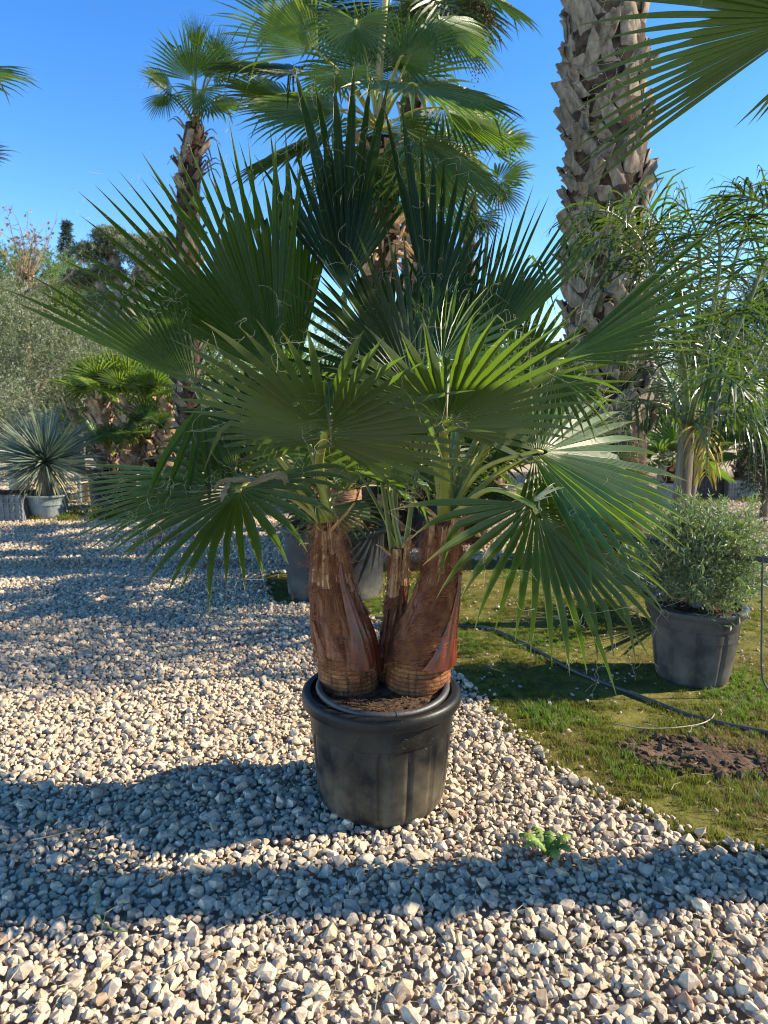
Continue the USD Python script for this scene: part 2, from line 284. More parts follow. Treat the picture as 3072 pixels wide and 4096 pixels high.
M['olive'] = treeleaf('olive_leaf', (0.13, 0.165, 0.08), (0.2, 0.235, 0.13), (0.36, 0.39, 0.28), (0.2, 0.26, 0.07), 0.25)
M['olive_shrub'] = treeleaf('olive_shrub_leaf', (0.1, 0.17, 0.06), (0.19, 0.26, 0.1), (0.36, 0.42, 0.27), (0.2, 0.29, 0.05), 0.25)
M['pine'] = treeleaf('pine_needle', (0.1, 0.17, 0.03), (0.2, 0.28, 0.05), (0.13, 0.2, 0.05), (0.24, 0.34, 0.03))
M['cedar'] = treeleaf('cedar_needle', (0.035, 0.075, 0.06), (0.07, 0.11, 0.08), (0.06, 0.1, 0.08), (0.06, 0.1, 0.04), 0.15)
M['darktree'] = treeleaf('dark_tree_leaf', (0.025, 0.05, 0.028), (0.045, 0.075, 0.035), (0.04, 0.065, 0.04), (0.05, 0.09, 0.02), 0.15)
M['shrubleaf'] = treeleaf('yellow_green_leaf', (0.12, 0.18, 0.03), (0.2, 0.24, 0.04), (0.14, 0.2, 0.06), (0.26, 0.32, 0.03), 0.3)
M['autumn'] = treeleaf('autumn_leaf', (0.3, 0.17, 0.07), (0.36, 0.27, 0.11), (0.3, 0.2, 0.1), (0.3, 0.18, 0.05), 0.3)

def potmat(name, base, base2, dust, zfade, scale=1.0, rough=0.42):
    """Plastic with dust that gathers low down, pale flecks and upright scuffs."""
    n = {'geo': ('texture_coordinate', {}), 'sep': ('separate_xyz', {}), 'no': ('noise_texture', dict(scale=5.0, detail=7.0, roughness=0.65)),
         'fz': ('map_range', dict(from_min=0.0, from_max=zfade, to_min=0.8, to_max=0.03, clamp=True)),
         'nm': ('map_range', dict(from_min=0.4, from_max=0.66, to_min=0.02, to_max=1.0, clamp=True)), 'mu': ('math', dict(math_type='multiply')),
         'mp': ('mapping', dict(scale=(26, 26, 1.6))), 'sn': ('noise_texture', dict(scale=1.0, detail=5.0, roughness=0.7)),
         'sr': ('map_range', dict(from_min=0.58, from_max=0.76, to_min=0.0, to_max=0.12, clamp=True)),
         'fl': ('noise_texture', dict(scale=120.0, detail=2.0)), 'fr': ('map_range', dict(from_min=0.69, from_max=0.74, to_min=0.0, to_max=0.5, clamp=True)),
         'mx': ('math', dict(math_type='maximum')), 'm2': ('math', dict(math_type='maximum')),
         'bn': ('rgb_ramp', {'ramp': [(0.35, base), (0.65, base2)]}), 'c': ('mix', dict(color2=dust)),
         'ro': ('map_range', dict(to_min=rough, to_max=0.9)), 'bp': ('bump', dict(strength=0.12, distance=0.004)),
         'p': ('principled_bsdf', dict(specular_ior_level=0.22))}
    l = [('geo.object', 'sep.vector'), ('sep.z', 'fz.value'), ('geo.object', 'no.vector'), ('no.fac', 'nm.value'), ('fz.result', 'mu.value1'), ('nm.result', 'mu.value2'),
         ('geo.object', 'mp.vector'), ('mp.vector', 'sn.vector'), ('sn.fac', 'sr.value'), ('geo.object', 'fl.vector'), ('fl.fac', 'fr.value'),
         ('mu.value', 'mx.value1'), ('sr.result', 'mx.value2'), ('mx.value', 'm2.value1'), ('fr.result', 'm2.value2'),
         ('no.fac', 'bn.fac'), ('bn.color', 'c.color1'), ('m2.value', 'c.fac'), ('c.color', 'p.base_color'), ('m2.value', 'ro.value'), ('ro.result', 'p.roughness'),
         ('fl.fac', 'bp.height'), ('bp.normal', 'p.normal')]
    return mat(name, n, l, 'p.BSDF')
M['pot_black'] = potmat('black_pot_plastic', (0.005, 0.005, 0.0052), (0.011, 0.011, 0.011), (0.15, 0.12, 0.075), 0.4)
M['pot_black_big'] = potmat('big_black_pot_plastic', (0.011, 0.012, 0.014), (0.024, 0.026, 0.03), (0.13, 0.12, 0.1), 0.2)
M['pot_charcoal'] = potmat('charcoal_pot_plastic', (0.02, 0.02, 0.02), (0.04, 0.04, 0.038), (0.12, 0.105, 0.08), 0.45)
M['pot_grey'] = potmat('grey_pot_plastic', (0.14, 0.17, 0.18), (0.2, 0.235, 0.245), (0.3, 0.29, 0.26), 0.12)
M['terracotta'] = simple('pale_terracotta', (0.4, 0.25, 0.16), (0.52, 0.37, 0.26), 6.0, 0.85, 0.2, bump=0.2)
M['crate'] = simple('grey_crate_plastic', (0.1, 0.105, 0.11), (0.17, 0.175, 0.18), 6.0, 0.7, 0.3)
M['crate_dark'] = simple('black_crate_plastic', (0.02, 0.02, 0.022), (0.04, 0.04, 0.043), 6.0, 0.6, 0.3)
M['red'] = simple('red_plastic', (0.42, 0.09, 0.05), (0.5, 0.13, 0.07), 6.0, 0.6, 0.3)

def stonemat(name, ramp):
    n = {'geo': ('geometry', {}), 'tc': ('texture_coordinate', {}), 'oi': ('object_info', {}), 'ad': ('math', dict(math_type='add')), 'fr': ('math', dict(math_type='fraction')),
         'rp': ('rgb_ramp', {'ramp': ramp}), 'no': ('noise_texture', dict(scale=60.0, detail=6.0, roughness=0.65)),
         'mv': ('map_range', dict(from_min=0.3, from_max=0.7, to_min=0.72, to_max=1.22, clamp=True)), 'hv': ('hsv', {}),
         'b': ('noise_texture', dict(scale=130.0, detail=6.0, roughness=0.7)), 'bp': ('bump', dict(strength=0.55, distance=0.006)),
         'p': ('principled_bsdf', dict(roughness=0.9, specular_ior_level=0.2))}
    l = [('geo.random_per_island', 'ad.value1'), ('oi.random', 'ad.value2'), ('ad.value', 'fr.value1'), ('fr.value', 'rp.fac'), ('rp.color', 'hv.color'),
         ('geo.position', 'no.vector'), ('no.fac', 'mv.value'), ('mv.result', 'hv.value'), ('hv.color', 'p.base_color'), ('geo.position', 'b.vector'), ('b.fac', 'bp.height'), ('bp.normal', 'p.normal')]
    return mat(name, n, l, 'p.BSDF')
RAMP = [(0.0, (0.492, 0.395, 0.278)), (0.22, (0.420, 0.337, 0.240)), (0.42, (0.549, 0.446, 0.316)), (0.58, (0.384, 0.317, 0.233)), (0.72, (0.486, 0.394, 0.283)), (0.84, (0.365, 0.279, 0.180)), (0.9, (0.458, 0.352, 0.234)), (0.955, (0.361, 0.268, 0.179)), (0.985, (0.294, 0.185, 0.125)), (1.0, (0.532, 0.436, 0.315))]
M['stone'] = stonemat('limestone_gravel', RAMP)
# ------------------------------------------------------------------ the ground
single('ground', 'pale stony ground of the nursery running back to the trees', 'ground',
       (np.array([[-250, -60, -.03], [250, -60, -.03], [250, 400, -.03], [-250, 400, -.03]]), np.array([[0, 1, 2], [0, 2, 3]])), M['far_ground'], base=(0, 0, 0), kind='structure')

def px_poly(pts, z=0.0): return Polygon([tuple(G(x, y, z)[:2]) for x, y in pts])
turf_px = [(1040, 2300), (1070, 2410), (1400, 2440), (1530, 2500), (1700, 2610), (1850, 2745), (1960, 2850), (2080, 2960), (2200, 3070), (2290, 3120), (2400, 3190), (2560, 3255), (2700, 3320), (2850, 3390), (3072, 3430), (3700, 3560), (5200, 3400), (5200, 2500), (3072, 2330), (2700, 2235), (2000, 2225), (1500, 2255)]
turf_poly = px_poly(turf_px); prepare(turf_poly)
turf_in = turf_poly.buffer(-0.05); prepare(turf_in)
turf_out = turf_poly.buffer(0.04); prepare(turf_out)
earth_poly = px_poly([(2480, 3010), (2620, 2945), (2800, 2965), (2960, 3010), (3072, 3040), (3072, 3110), (2880, 3120), (2720, 3085), (2560, 3060)]); prepare(earth_poly)
x_, y_ = turf_poly.exterior.xy

def sheet(poly, z, seed, amp=0.006, edge=0.05):
    from shapely import delaunay_triangles, MultiPoint, points
    r = np.random.default_rng(seed); a, b, c, d = poly.bounds; s = max(0.06, math.sqrt(poly.area / 2500))
    gx, gy = np.meshgrid(np.arange(a, c, s), np.arange(b, d, s)); q = np.stack([gx.ravel(), gy.ravel()], 1) + r.uniform(-.4, .4, (gx.size, 2)) * s
    q = q[contains_xy(poly.buffer(-.3 * s), q[:, 0], q[:, 1])]
    ring = np.array(poly.exterior.segmentize(s).coords)[:-1]
    pts = np.vstack([ring, q])
    from scipy.spatial import Delaunay
    t = Delaunay(pts).simplices; cc = pts[t].mean(1); t = t[contains_xy(poly, cc[:, 0], cc[:, 1])]
    e = pts[t]; d1, d2 = e[:, 1] - e[:, 0], e[:, 2] - e[:, 0]; flip = d1[:, 0] * d2[:, 1] - d1[:, 1] * d2[:, 0] < 0; t[flip] = t[flip][:, ::-1]
    zz = z + amp * (meshkit.fbm(np.c_[pts * 4, np.zeros(len(pts))], 3, seed) * 2 - .6); zz[:len(ring)] = z - .003
    return np.c_[pts, zz], t

gravel = thing('gravel', 'pale limestone gravel covering the yard in front', 'gravel', kind='structure')
part(gravel, 'gravel_bed', (np.array([[-30, .4, -.012], [30, .4, -.012], [30, 34, -.012], [-30, 34, -.012]]), np.array([[0, 1, 2], [0, 2, 3]])), M['gravel_bed'])

POT = np.array([P(1525, 2745, 2.41)[0], 2.41])
BACKPOT = np.array([P(1340, 2200, 5.45)[0], 5.45])
OLIVEPOT = np.array([P(2772, 2600, 3.62)[0], 3.62])
rs = np.random.default_rng(11)
def undul(x, y): return 0.012 * (meshkit.fbm(np.stack([x * 1.7, y * 1.7, 0 * x], -1), 3, 5) * 2 - 1)
S = 0.0192
gy = np.arange(1.0, 6.2, S); gx = np.arange(-4.2, 4.2, S)
X, Y = np.meshgrid(gx, gy); X = X + rs.uniform(-.5, .5, X.shape) * S; Y = Y + rs.uniform(-.5, .5, Y.shape) * S
X, Y = X.ravel(), Y.ravel()
ok = (np.abs(X) < .5625 * Y * 1.0 + .32)
ins = contains_xy(turf_in, X, Y); mid = contains_xy(turf_out, X, Y) & ~ins
u = rs.uniform(size=len(X))
ok &= ~(ins & (u > 0.035)) & ~(mid & (u > .6)) & ~contains_xy(earth_poly, X, Y)
for c, r in ((POT, .195), (BACKPOT, .37), (OLIVEPOT, .2)): ok &= np.hypot(X - c[0], Y - c[1]) > r
X, Y, ins = X[ok], Y[ok], ins[ok]
size = np.clip(rs.lognormal(math.log(.0130), .38, len(X)), .007, .032)
size[ins] *= .75
Z = undul(X, Y) + size * .28 + rs.uniform(-.006, .012, len(X)); Z[ins] = rs.uniform(-.002, .008, ins.sum())
pos = np.stack([X, Y, Z], 1)
# stones lie mostly flat: a turn about z, then a tilt
rot = quat_z(rs.uniform(0, 6.28, len(X))); tilt = rs.normal(0, .45, (len(X), 2))
qa = np.stack([np.cos(tilt[:, 0] / 2), np.sin(tilt[:, 0] / 2), 0 * X, 0 * X], 1); qb = np.stack([np.cos(tilt[:, 1] / 2), 0 * X, np.sin(tilt[:, 1] / 2), 0 * X], 1)
def qmul(a, b):
    w1, x1, y1, z1 = a.T; w2, x2, y2, z2 = b.T
    return np.stack([w1 * w2 - x1 * x2 - y1 * y2 - z1 * z2, w1 * x2 + x1 * w2 + y1 * z2 - z1 * y2, w1 * y2 - x1 * z2 + y1 * w2 + z1 * x2, w1 * z2 + x1 * y2 - y1 * x2 + z1 * w2], 1)
rot = qmul(qmul(qa, qb), rot)
shapes = [hull_stone(rs, int(rs.integers(16, 30)), rs.uniform(.5, .85)) for _ in range(28)]
idx = rs.integers(0, len(shapes), len(X))
px, py, dep = project(pos)
vis = (px > 0) & (px < 3072) & (py < 4090) & (py > 0)
score = np.where(vis, size / dep, 0); big = np.argsort(-score)[:300]
rest = np.ones(len(X), bool); rest[big] = False
for k in big:
    v, f = shapes[idx[k]]
    part(gravel, 'stone', (qrot(np.repeat(rot[k:k + 1], len(v), 0), v * size[k]) + pos[k], f), M['stone'])
instancer(gravel, 'small_gravel', [(m, M['stone'], False) for m in shapes], pos[rest], idx[rest], rot[rest], size[rest])
# farther off the same stones in joined half-metre patches
far = []
for k in range(5):
    r = np.random.default_rng(40 + k); n = 330; ms = []
    for q in range(n):
        v, f = shapes[int(r.integers(0, len(shapes)))] if q % 3 else hull_stone(r, 10, .7)
        s = np.clip(r.lognormal(math.log(.0155), .3), .009, .03)
        ms.append((qrot(np.repeat(quat_random(r, 1), len(v), 0), v * s) + [r.uniform(-.27, .27), r.uniform(-.27, .27), r.uniform(-.004, .012)], f))
    far.append((merge(ms), M['stone'], False))
PX, PY = np.meshgrid(np.arange(-12, 12, .5), np.arange(5.9, 16.5, .5)); PX, PY = PX.ravel(), PY.ravel()
ok = (np.abs(PX) < .5625 * PY + .6) & ~contains_xy(turf_poly.buffer(.1), PX, PY) & (np.hypot(PX - BACKPOT[0], PY - BACKPOT[1]) > .5)
PX, PY = PX[ok], PY[ok]
instancer(gravel, 'distant_gravel', far, np.stack([PX, PY, undul(PX, PY) * .5], 1), rs.integers(0, 5, len(PX)), quat_z(rs.integers(0, 4, len(PX)) * np.pi / 2), np.ones(len(PX)))

single('turf', 'mossy ground under the grass on the right', 'ground', sheet(turf_poly, -.004, 3, .012), M['turf'], base=(0, 0, 0), kind='structure')
clods = []
r = np.random.default_rng(77)
a, b, c, d = earth_poly.bounds
for _ in range(900):
    x, y = r.uniform(a, c), r.uniform(b, d)
    if contains_xy(earth_poly.buffer(.03), x, y):
        v, f = hull_stone(r, 11, .7); s = r.choice([.006, .009, .012, .02, .03], p=[.3, .3, .2, .15, .05])
        clods.append((v * s + [x, y, .008 + s * .3], f))
single('bare_earth', 'dark crumbly patch of bare earth in the grass on the right', 'earth', merge([sheet(earth_poly, .006, 9, .02)] + clods), M['earth'], base=(0, 0, 0), kind='stuff')

# grass: tufts of blades
def tuft(r, n, h, rad):
    vs, fs = [], []
    for i in range(n):
        a = r.uniform(0, 6.28); p0 = np.array([*(r.normal(0, rad, 2)), 0]); L = h * r.uniform(.45, 1.15); w = r.uniform(.0011, .002)
        lean = np.array([math.cos(a), math.sin(a), 0]) * r.uniform(.1, .75) * L; s = np.array([-math.sin(a), math.cos(a), 0]) * w
        p1 = p0 + lean * .35 + [0, 0, L * .6]; p2 = p0 + lean + [0, 0, L * .95]
        k = len(vs) * 5; vs.append(np.array([p0 - s, p0 + s, p1 - s * .8, p1 + s * .8, p2])); fs.append(np.array([[0, 1, 3], [0, 3, 2], [2, 3, 4]]) + k)
    return np.vstack(vs), np.vstack(fs)
r = np.random.default_rng(21)
tufts = [(tuft(r, 26, .04, .016), M['grass'], False) for _ in range(4)] + [(tuft(r, 22, .03, .018), M['grass_dry'], False) for _ in range(2)] + [(tuft(r, 22, .05, .013), M['grass_fresh'], False) for _ in range(3)]
a, b, c, d = turf_poly.bounds; n = 60000
gx, gy = r.uniform(a, min(c, 4.5), n), b + (min(d, 7.5) - b) * r.uniform(0, 1, n) ** 1.35
den = meshkit.fbm(np.stack([gx * 2.6, gy * 2.6, 0 * gx], 1), 4, 8)
dry = meshkit.fbm(np.stack([gx * 1.8 + 7, gy * 1.8, 0 * gx], 1), 3, 15)
near = turf_poly.buffer(.015); core = turf_poly.buffer(-.14); prepare(near); prepare(core)
ok = (np.abs(gx) < .5625 * gy + .4) & contains_xy(near, gx, gy) & (den + r.uniform(-.12, .12, n) > np.where(gy > 3.25, .45, .31)) & (contains_xy(core, gx, gy) | (r.uniform(size=n) < .45)) & ~contains_xy(earth_poly.buffer(-.03), gx, gy)
for cc, rr in ((POT, .2), (BACKPOT, .41), (OLIVEPOT, .2)): ok &= np.hypot(gx - cc[0], gy - cc[1]) > rr
gx, gy, dry, den = gx[ok], gy[ok], dry[ok], den[ok]
pick = np.where(dry + r.uniform(-.15, .15, len(gx)) > .56, r.integers(4, 6, len(gx)), np.where(den + r.uniform(-.1, .1, len(gx)) > .56, r.integers(6, 9, len(gx)), r.integers(0, 4, len(gx))))
instancer('/World', 'grass', tufts, np.stack([gx, gy, np.full(len(gx), -.002)], 1), pick, quat_z(r.uniform(0, 6.28, len(gx))), r.uniform(.4, .95, len(gx)) * np.where(gy > 3.25, .75, 1.0), kind='stuff', label='short yellow green grass beside the gravel on the right', cat='grass')
# weedy grass at the far left edge of the gravel and round the back pot
gx2, gy2 = [], []
for (x0, x1, y0, y1, m_) in ((0, 620, 1985, 2085, 500), (2620, 3072, 1975, 2010, 260)):
    for _ in range(m_):
        q = G(r.uniform(x0, x1), r.uniform(y0, y1)); gx2.append(q[0]); gy2.append(q[1])
gx2, gy2 = np.array(gx2), np.array(gy2)
instancer('/World', 'grass', tufts, np.stack([gx2, gy2, np.full(len(gx2), .0)], 1), r.choice([0, 1, 2, 3, 4, 6], len(gx2)), quat_z(r.uniform(0, 6.28, len(gx2))), r.uniform(1.2, 2.6, len(gx2)), kind='stuff', label='thin patchy grass along the edge of the far gravel below the potted plants', cat='grass')
# ------------------------------------------------------------------ fan leaves
def fan_blade(r, hub, axis, normal, L, spread=125, n=40, split=.52, rows=11, fold=1.0, droop=.25, cup=.0, side=.0, costa=.1, jit=.05, broken=.1, short=.3, wig=.25, tipw=1.0, threads=0, span=None, prof=(1, 1)):
    """Blade of a fan palm leaf: n folded segments joined as far as the split, free and tapering beyond.
    Returns (verts, faces, uv, thread polylines)."""
    ax = nrm(axis); no = np.asarray(normal, float); no = nrm(no - ax * (no @ ax)); xd = np.cross(ax, no)
    lo, hi = np.radians(span if span else (-spread, spread)); dth = (hi - lo) / n
    th = np.linspace(lo + dth / 2, hi - dth / 2, n); L0 = L; L = L * np.linspace(prof[0], prof[1], n)
    Li = L * (1 - short * (np.abs(th) / math.pi) ** 2) * (1 + r.normal(0, jit, n))
    sp = split * (1 + r.normal(0, .06, n)) * L * (1 - short * (np.abs(th) / math.pi) ** 2)
    tj = r.normal(0, wig, n) * dth                                  # the free part leans a little sideways
    dr = droop * r.uniform(.5, 1.6, n); brk = np.where(r.uniform(size=n) < broken, r.uniform(.5, .8, n), 9.0)
    fj = r.uniform(.7, 1.3, n)
    T = np.concatenate([[.03], np.linspace(.1, 1, rows - 1)]); down = np.array([0, 0, -1.0])
    d0 = nrm(np.cos(th)[:, None] * ax + np.sin(th)[:, None] * xd + (cup + side * np.abs(np.sin(th)))[:, None] * no)
    tan = -np.sin(th)[:, None] * ax + np.cos(th)[:, None] * xd
    p = hub + ax * (costa * L0 * np.maximum(np.cos(th), 0))[:, None] + d0 * (T[0] * Li)[:, None]
    C = [p]; Dn = [d0]
    for k in range(1, len(T)):
        t = .5 * (T[k] + T[k - 1]); free = np.clip((t * Li - sp) / np.maximum(Li - sp, 1e-6), 0, 1)
        d = d0 + tan * (tj * np.clip(free * 4, 0, 1) * 1.0)[:, None] + down * (dr * (.25 * t ** 2 + 1.3 * free ** 2))[:, None]
        d = d + down * (np.clip((t - brk) * 14, 0, 2.2))[:, None]
        d = nrm(d); p = p + d * ((T[k] - T[k - 1]) * Li)[:, None]; C.append(p); Dn.append(d)
    C, Dn = np.stack(C, 1), np.stack(Dn, 1)                         # (n, rows, 3)
    rr = T[None] * Li[:, None]; wj = rr * math.tan(dth / 2); ws = sp[:, None] * math.tan(dth / 2)
    free = np.clip((rr - sp[:, None]) / np.maximum(Li - sp, 1e-6)[:, None], 0, 1)
    w = np.where(rr < sp[:, None], wj, ws * (1 - free ** 1.5) * (1 + .4 * np.sin(free * np.pi) * tipw)) + .0006
    tt = nrm(tan[:, None] - Dn * (tan[:, None] * Dn).sum(-1, keepdims=True)); nn = np.cross(tt, Dn); nn *= np.sign((nn * no).sum(-1, keepdims=True) + 1e-9)
    fd = fold * fj[:, None] * (1 + .5 * free); cw = 1 / np.sqrt(1 + fd ** 2)
    flat = np.clip((rr - .02 * L0) / (.1 * L0), 0, 1)
    cj = np.where(rr < sp[:, None], 1.0, cw)                        # joined segments still meet edge to edge
    el = C - tt * (w * cj)[..., None] + nn * (w * fd * cj * .5 * flat)[..., None]; er = C + tt * (w * cj)[..., None] + nn * (w * fd * cj * .5 * flat)[..., None]
    mid = C - nn * (w * fd * cj * .5 * flat)[..., None]
    R_ = len(T); v = np.stack([el, mid, mid, er], 2).reshape(-1, 3)
    uv = np.stack([np.broadcast_to(np.array([0, .5, .5, 1.0]), (n, R_, 4)), np.broadcast_to(T[None, :, None], (n, R_, 4))], -1).reshape(-1, 2)
    i, k = np.meshgrid(np.arange(n), np.arange(R_ - 1), indexing='ij'); b0 = (i * R_ + k).ravel() * 4; b1 = b0 + 4
    f = np.vstack([np.stack(q, 1) for q in ((b0, b0 + 1, b1 + 1), (b0, b1 + 1, b1), (b0 + 2, b0 + 3, b1 + 3), (b0 + 2, b1 + 3, b1 + 2))])
    th_pts = None
    if threads:
        sel = r.integers(0, n, threads); tz = r.uniform(.55, .97, threads); ki = np.clip((tz * R_).astype(int), 0, R_ - 1)
        q = np.where(r.uniform(size=threads)[:, None] < .5, el[sel, ki], er[sel, ki]); d = nrm(Dn[sel, ki] * .8 + r.normal(0, .6, (threads, 3)))
        c1 = nrm(r.normal(size=(threads, 3))); st = r.uniform(.003, .011, threads)[:, None]; pts = [q]
        curl = r.uniform(.05, .6, threads)[:, None]
        for _ in range(13):
            d = nrm(d + np.cross(c1, d) * curl + r.normal(0, .22, (threads, 3)) + [0, 0, -.06]); q = q + d * st; pts.append(q)
        th_pts = np.stack(pts, 1)
    return v, f, uv, th_pts

def petiole_mesh(r, pts, w0, w1, n=18, sides=8, spines=0):
    c = bez(pts, n); t = np.linspace(0, 1, n); w = w0 + (w1 - w0) * t ** .7; w[:3] *= np.array([1.5, 1.2, 1.05])
    v, f = tube(c, w, sides, up=(0, 0, 1), flat=.55)
    sp = None
    if spines:
        T, a, b = frames(c); ms = []
        for k in range(spines):
            u = r.uniform(.08, .95) * (n - 1); i = int(u); q = c[i] + (c[min(i + 1, n - 1)] - c[i]) * (u - i); s = r.choice([-1, 1]); o = a[i] * s
            L = r.uniform(.004, .009) * (1.2 - .5 * u / n); base = q + o * w[i] * .92; h = r.choice([-1, 1]) * .5
            tip = base + o * L + T[i] * L * h; e = T[i] * L * .35; g = b[i] * L * .2
            ms.append((np.array([base - e, base + e, base + g, tip]), np.array([[0, 1, 3], [1, 2, 3], [2, 0, 3]])))
        sp = merge(ms)
    return (v, f), sp

def add_leaf(parent, r, hub, tip, normal, root, w0=.022, mat='leaf', pet='petiole', spines=40, threads=60, via=None, label=None, L=None, **kw):
    """One leaf: petiole (with spines), blade, threads."""
    g = group_part(parent, 'leaf', label)
    ax = np.asarray(tip) - hub; L = L or np.linalg.norm(ax)
    v, f, uv, th = fan_blade(r, hub, ax, normal, L, threads=threads, **kw)
    part(g, 'blade', (v, f), M[mat], smooth=True, uv=uv)
    root = np.asarray(root, float); dist = np.linalg.norm(hub - root)
    pts = [root] + ([np.asarray(via)] if via is not None else [root * .45 + hub * .55 + np.array([0, 0, .09 * dist])]) + [hub, hub + nrm(ax) * kw.get('costa', .1) * L * .8]
    pm, sp = petiole_mesh(r, pts, w0, w0 * .5, spines=spines)
    part(g, 'petiole', pm, M[pet], smooth=True)
    if sp is not None: part(g, 'spines', sp, M['spine'], kind='stuff')
    if th is not None: curves(g, 'threads', th, .00045, M['thread'], kind='stuff')
    return g
# ------------------------------------------------------------------ pots
def pot(name, label, c, R, h, Rb, mat, rim_h=.05, lip=.03, band=.09, ribs=18, amp=.004, seg=144, soil='soil', group=None, fill=.9, soilclods=120, band_step=.006, rnd=.0):
    c = np.array([c[0], c[1], -.006]); t = thing(name, label, 'plant pot', c, group=group)
    Rt = R - lip
    def rad(z): return Rb + (Rt - Rb) * (z / h) ** .8 - rnd * max(0, 1 - z / .07) ** 2
    def ribmod(A, r, z):
        k = np.clip((h - rim_h - band - z) / .02, 0, 1) * np.clip(z / .06, 0, 1)
        w = (A * ribs / (2 * np.pi)) % 1.0
        s = np.clip(np.minimum(w, 1 - w) * 9, 0, 1) - .5
        return r + k * amp * s * 2
    zs = np.concatenate([[0.0, .006, .02], np.linspace(.05, h - rim_h - band - .004, 14)])
    prof = [(rad(0) - .014, 0), (rad(.006) - .005, .006)] + [(rad(z), z) for z in zs[2:]] + [(rad(h - rim_h - band) + .0005, h - rim_h - band), (rad(h - rim_h - band) + band_step, h - rim_h - band + .004)] + [(rad(z) + band_step, z) for z in np.linspace(h - rim_h - band + .01, h - rim_h + .002, 4)]
    prof += [(rad(h) - .012, h - rim_h + .004), (rad(h) - .014, h * .6), (Rb * .8, h * .5)]
    part(t, 'body', lathe(prof, seg, ribmod, c), mat, smooth=28)
    q = [(Rt + .002, h - rim_h), (R - .008, h - rim_h - .001), (R - .002, h - rim_h + .006), (R, h - rim_h * .45), (R - .003, h - rim_h * .2), (R - .011, h - .003), (R - .02, h), (Rt - .004, h - .002), (Rt - .012, h - .012), (Rt - .014, h - .08)]
    part(t, 'rim', lathe(q, seg, None, c), mat, smooth=40)
    r = np.random.default_rng(int(abs(c[0] * 1000)) + 3); sr = Rt - .012; n = 26
    rr = np.linspace(0, sr, n)
    v, f = lathe(np.stack([np.maximum(rr, .001), np.full(n, h * fill)], 1)[::-1], 72, None, c)
    v[:, 2] += .022 * (meshkit.fbm(v * 22, 4, 2) - .5)
    part(t, 'soil', (v, f), M[soil], smooth=True)
    ms = []
    for _ in range(soilclods):
        a, q = r.uniform(0, 6.28), sr * math.sqrt(r.uniform(.1, .96)); s = r.uniform(.003, .009); vv, ff = hull_stone(r, 9); ms.append((vv * s + c + [q * math.cos(a), q * math.sin(a), h * fill + .004], ff))
    if ms: part(t, 'soil_crumbs', merge(ms), M[soil], kind='stuff')
    return t
main_pot = pot('plant_pot', 'round black plastic pot in the centre holding the three-stemmed fan palm', POT, .294, .455, .226, M['pot_black'], rim_h=.05, lip=.028, band=.085, ribs=16, fill=.965, rnd=.03, soilclods=420)
back_pot = pot('plant_pot', 'big black nursery pot behind the left stem of the central palm, sunlit on one side', BACKPOT, .43, .56, .385, M['pot_black_big'], rim_h=.05, lip=.028, band=.02, ribs=0, amp=0, fill=.95, band_step=.001)
olive_pot = pot('plant_pot', 'dusty charcoal pot with a wide rim under the small grey-green olive bush', OLIVEPOT, .262, .43, .178, M['pot_charcoal'], rim_h=.04, lip=.032, band=.075, ribs=10, amp=.006, fill=.93)
an = np.linspace(0, 2 * np.pi, 25)[:-1]; a0 = -1.27; rr_ = .2735
mk = np.stack([POT[0] + rr_ * np.cos(a0 + .045 * np.cos(an)), POT[1] + rr_ * np.sin(a0 + .045 * np.cos(an)), .352 + .017 * np.sin(an)], 1); mk = np.vstack([mk, mk[:1]])
part(main_pot, 'moulded_mark', tube(mk, .0012, 6, cap=False), M['pot_black'], smooth=True)
hole = P(1172, 2386, 5.12); part(back_pot, 'drain_hole', box(hole - [0, .0, .0], (.03, .012, .05), -.45), M['soil'])

# the irrigation ring lying in the main pot, and hoses on the ground
def ring_hose():
    an = np.linspace(0, 2 * np.pi, 97)[:-1]; wob = 1 + .015 * np.sin(an * 3 + .5)
    c = np.stack([POT[0] + .004 + .235 * wob * np.cos(an), POT[1] - .005 + .235 * wob * np.sin(an), .452 + .009 * np.sin(an) + .004 * np.sin(an * 2)], 1)
    c = np.vstack([c, c[:1]]); v, f = tube(c, .0125, 12, cap=False)
    t = thing('irrigation_ring', 'black rubber watering ring lying on the soil inside the central pot', 'hose', (POT[0], POT[1], .42))
    part(t, 'pipe', (v, f), M['hose'], smooth=True)
    k = int(96 * .80); a = c[k - 1:k + 3]; part(t, 'joint', tube(bez(a, 8), .0142, 12), M['hose'], smooth=30)
ring_hose()
def hose(name, label, pts, rad, mat, z=None, n=90, cat='hose'):
    c = bez(pts, n); return single(name, label, cat, tube(c, rad, 8), M[mat], smooth=True)
hp = [(1500, 2470), (1820, 2500), (1960, 2515), (2100, 2575), (2290, 2680), (2440, 2740), (2600, 2800), (2760, 2860), (2900, 2895), (3072, 2930), (3300, 2990)]
hose('irrigation_hose', 'black irrigation hose snaking across the grass past the olive pot', [G(x, y, 0.016) for x, y in hp], .0105, 'hose')
hose('drip_tube', 'thin pale drip tube curling on the sunlit grass in front of the olive pot', [G(x, y, .022) for x, y in ((2460, 2895), (2560, 2912), (2680, 2912), (2790, 2898), (2840, 2878), (2858, 2856))], .003, 'drip')
hose('water_pipe', 'black water pipe stretched level through the top of the olive bush', [P(2430, 2140, 3.75), P(2620, 2168, 3.7), P(2760, 2202, 3.6), P(2900, 2222, 3.5), P(3072, 2240, 3.4), P(3300, 2262, 3.3)], .016, 'hose')
hose('drip_tube', 'thin dark drip tube hanging from the water pipe at the right edge', [P(3068, 2226, 3.38), P(3052, 2228, 3.38), P(3049, 2300, 3.38), P(3047, 2500, 3.36), P(3046, 2660, 3.34), P(3056, 2730, 3.32), P(3090, 2775, 3.3)], .0048, 'hose')
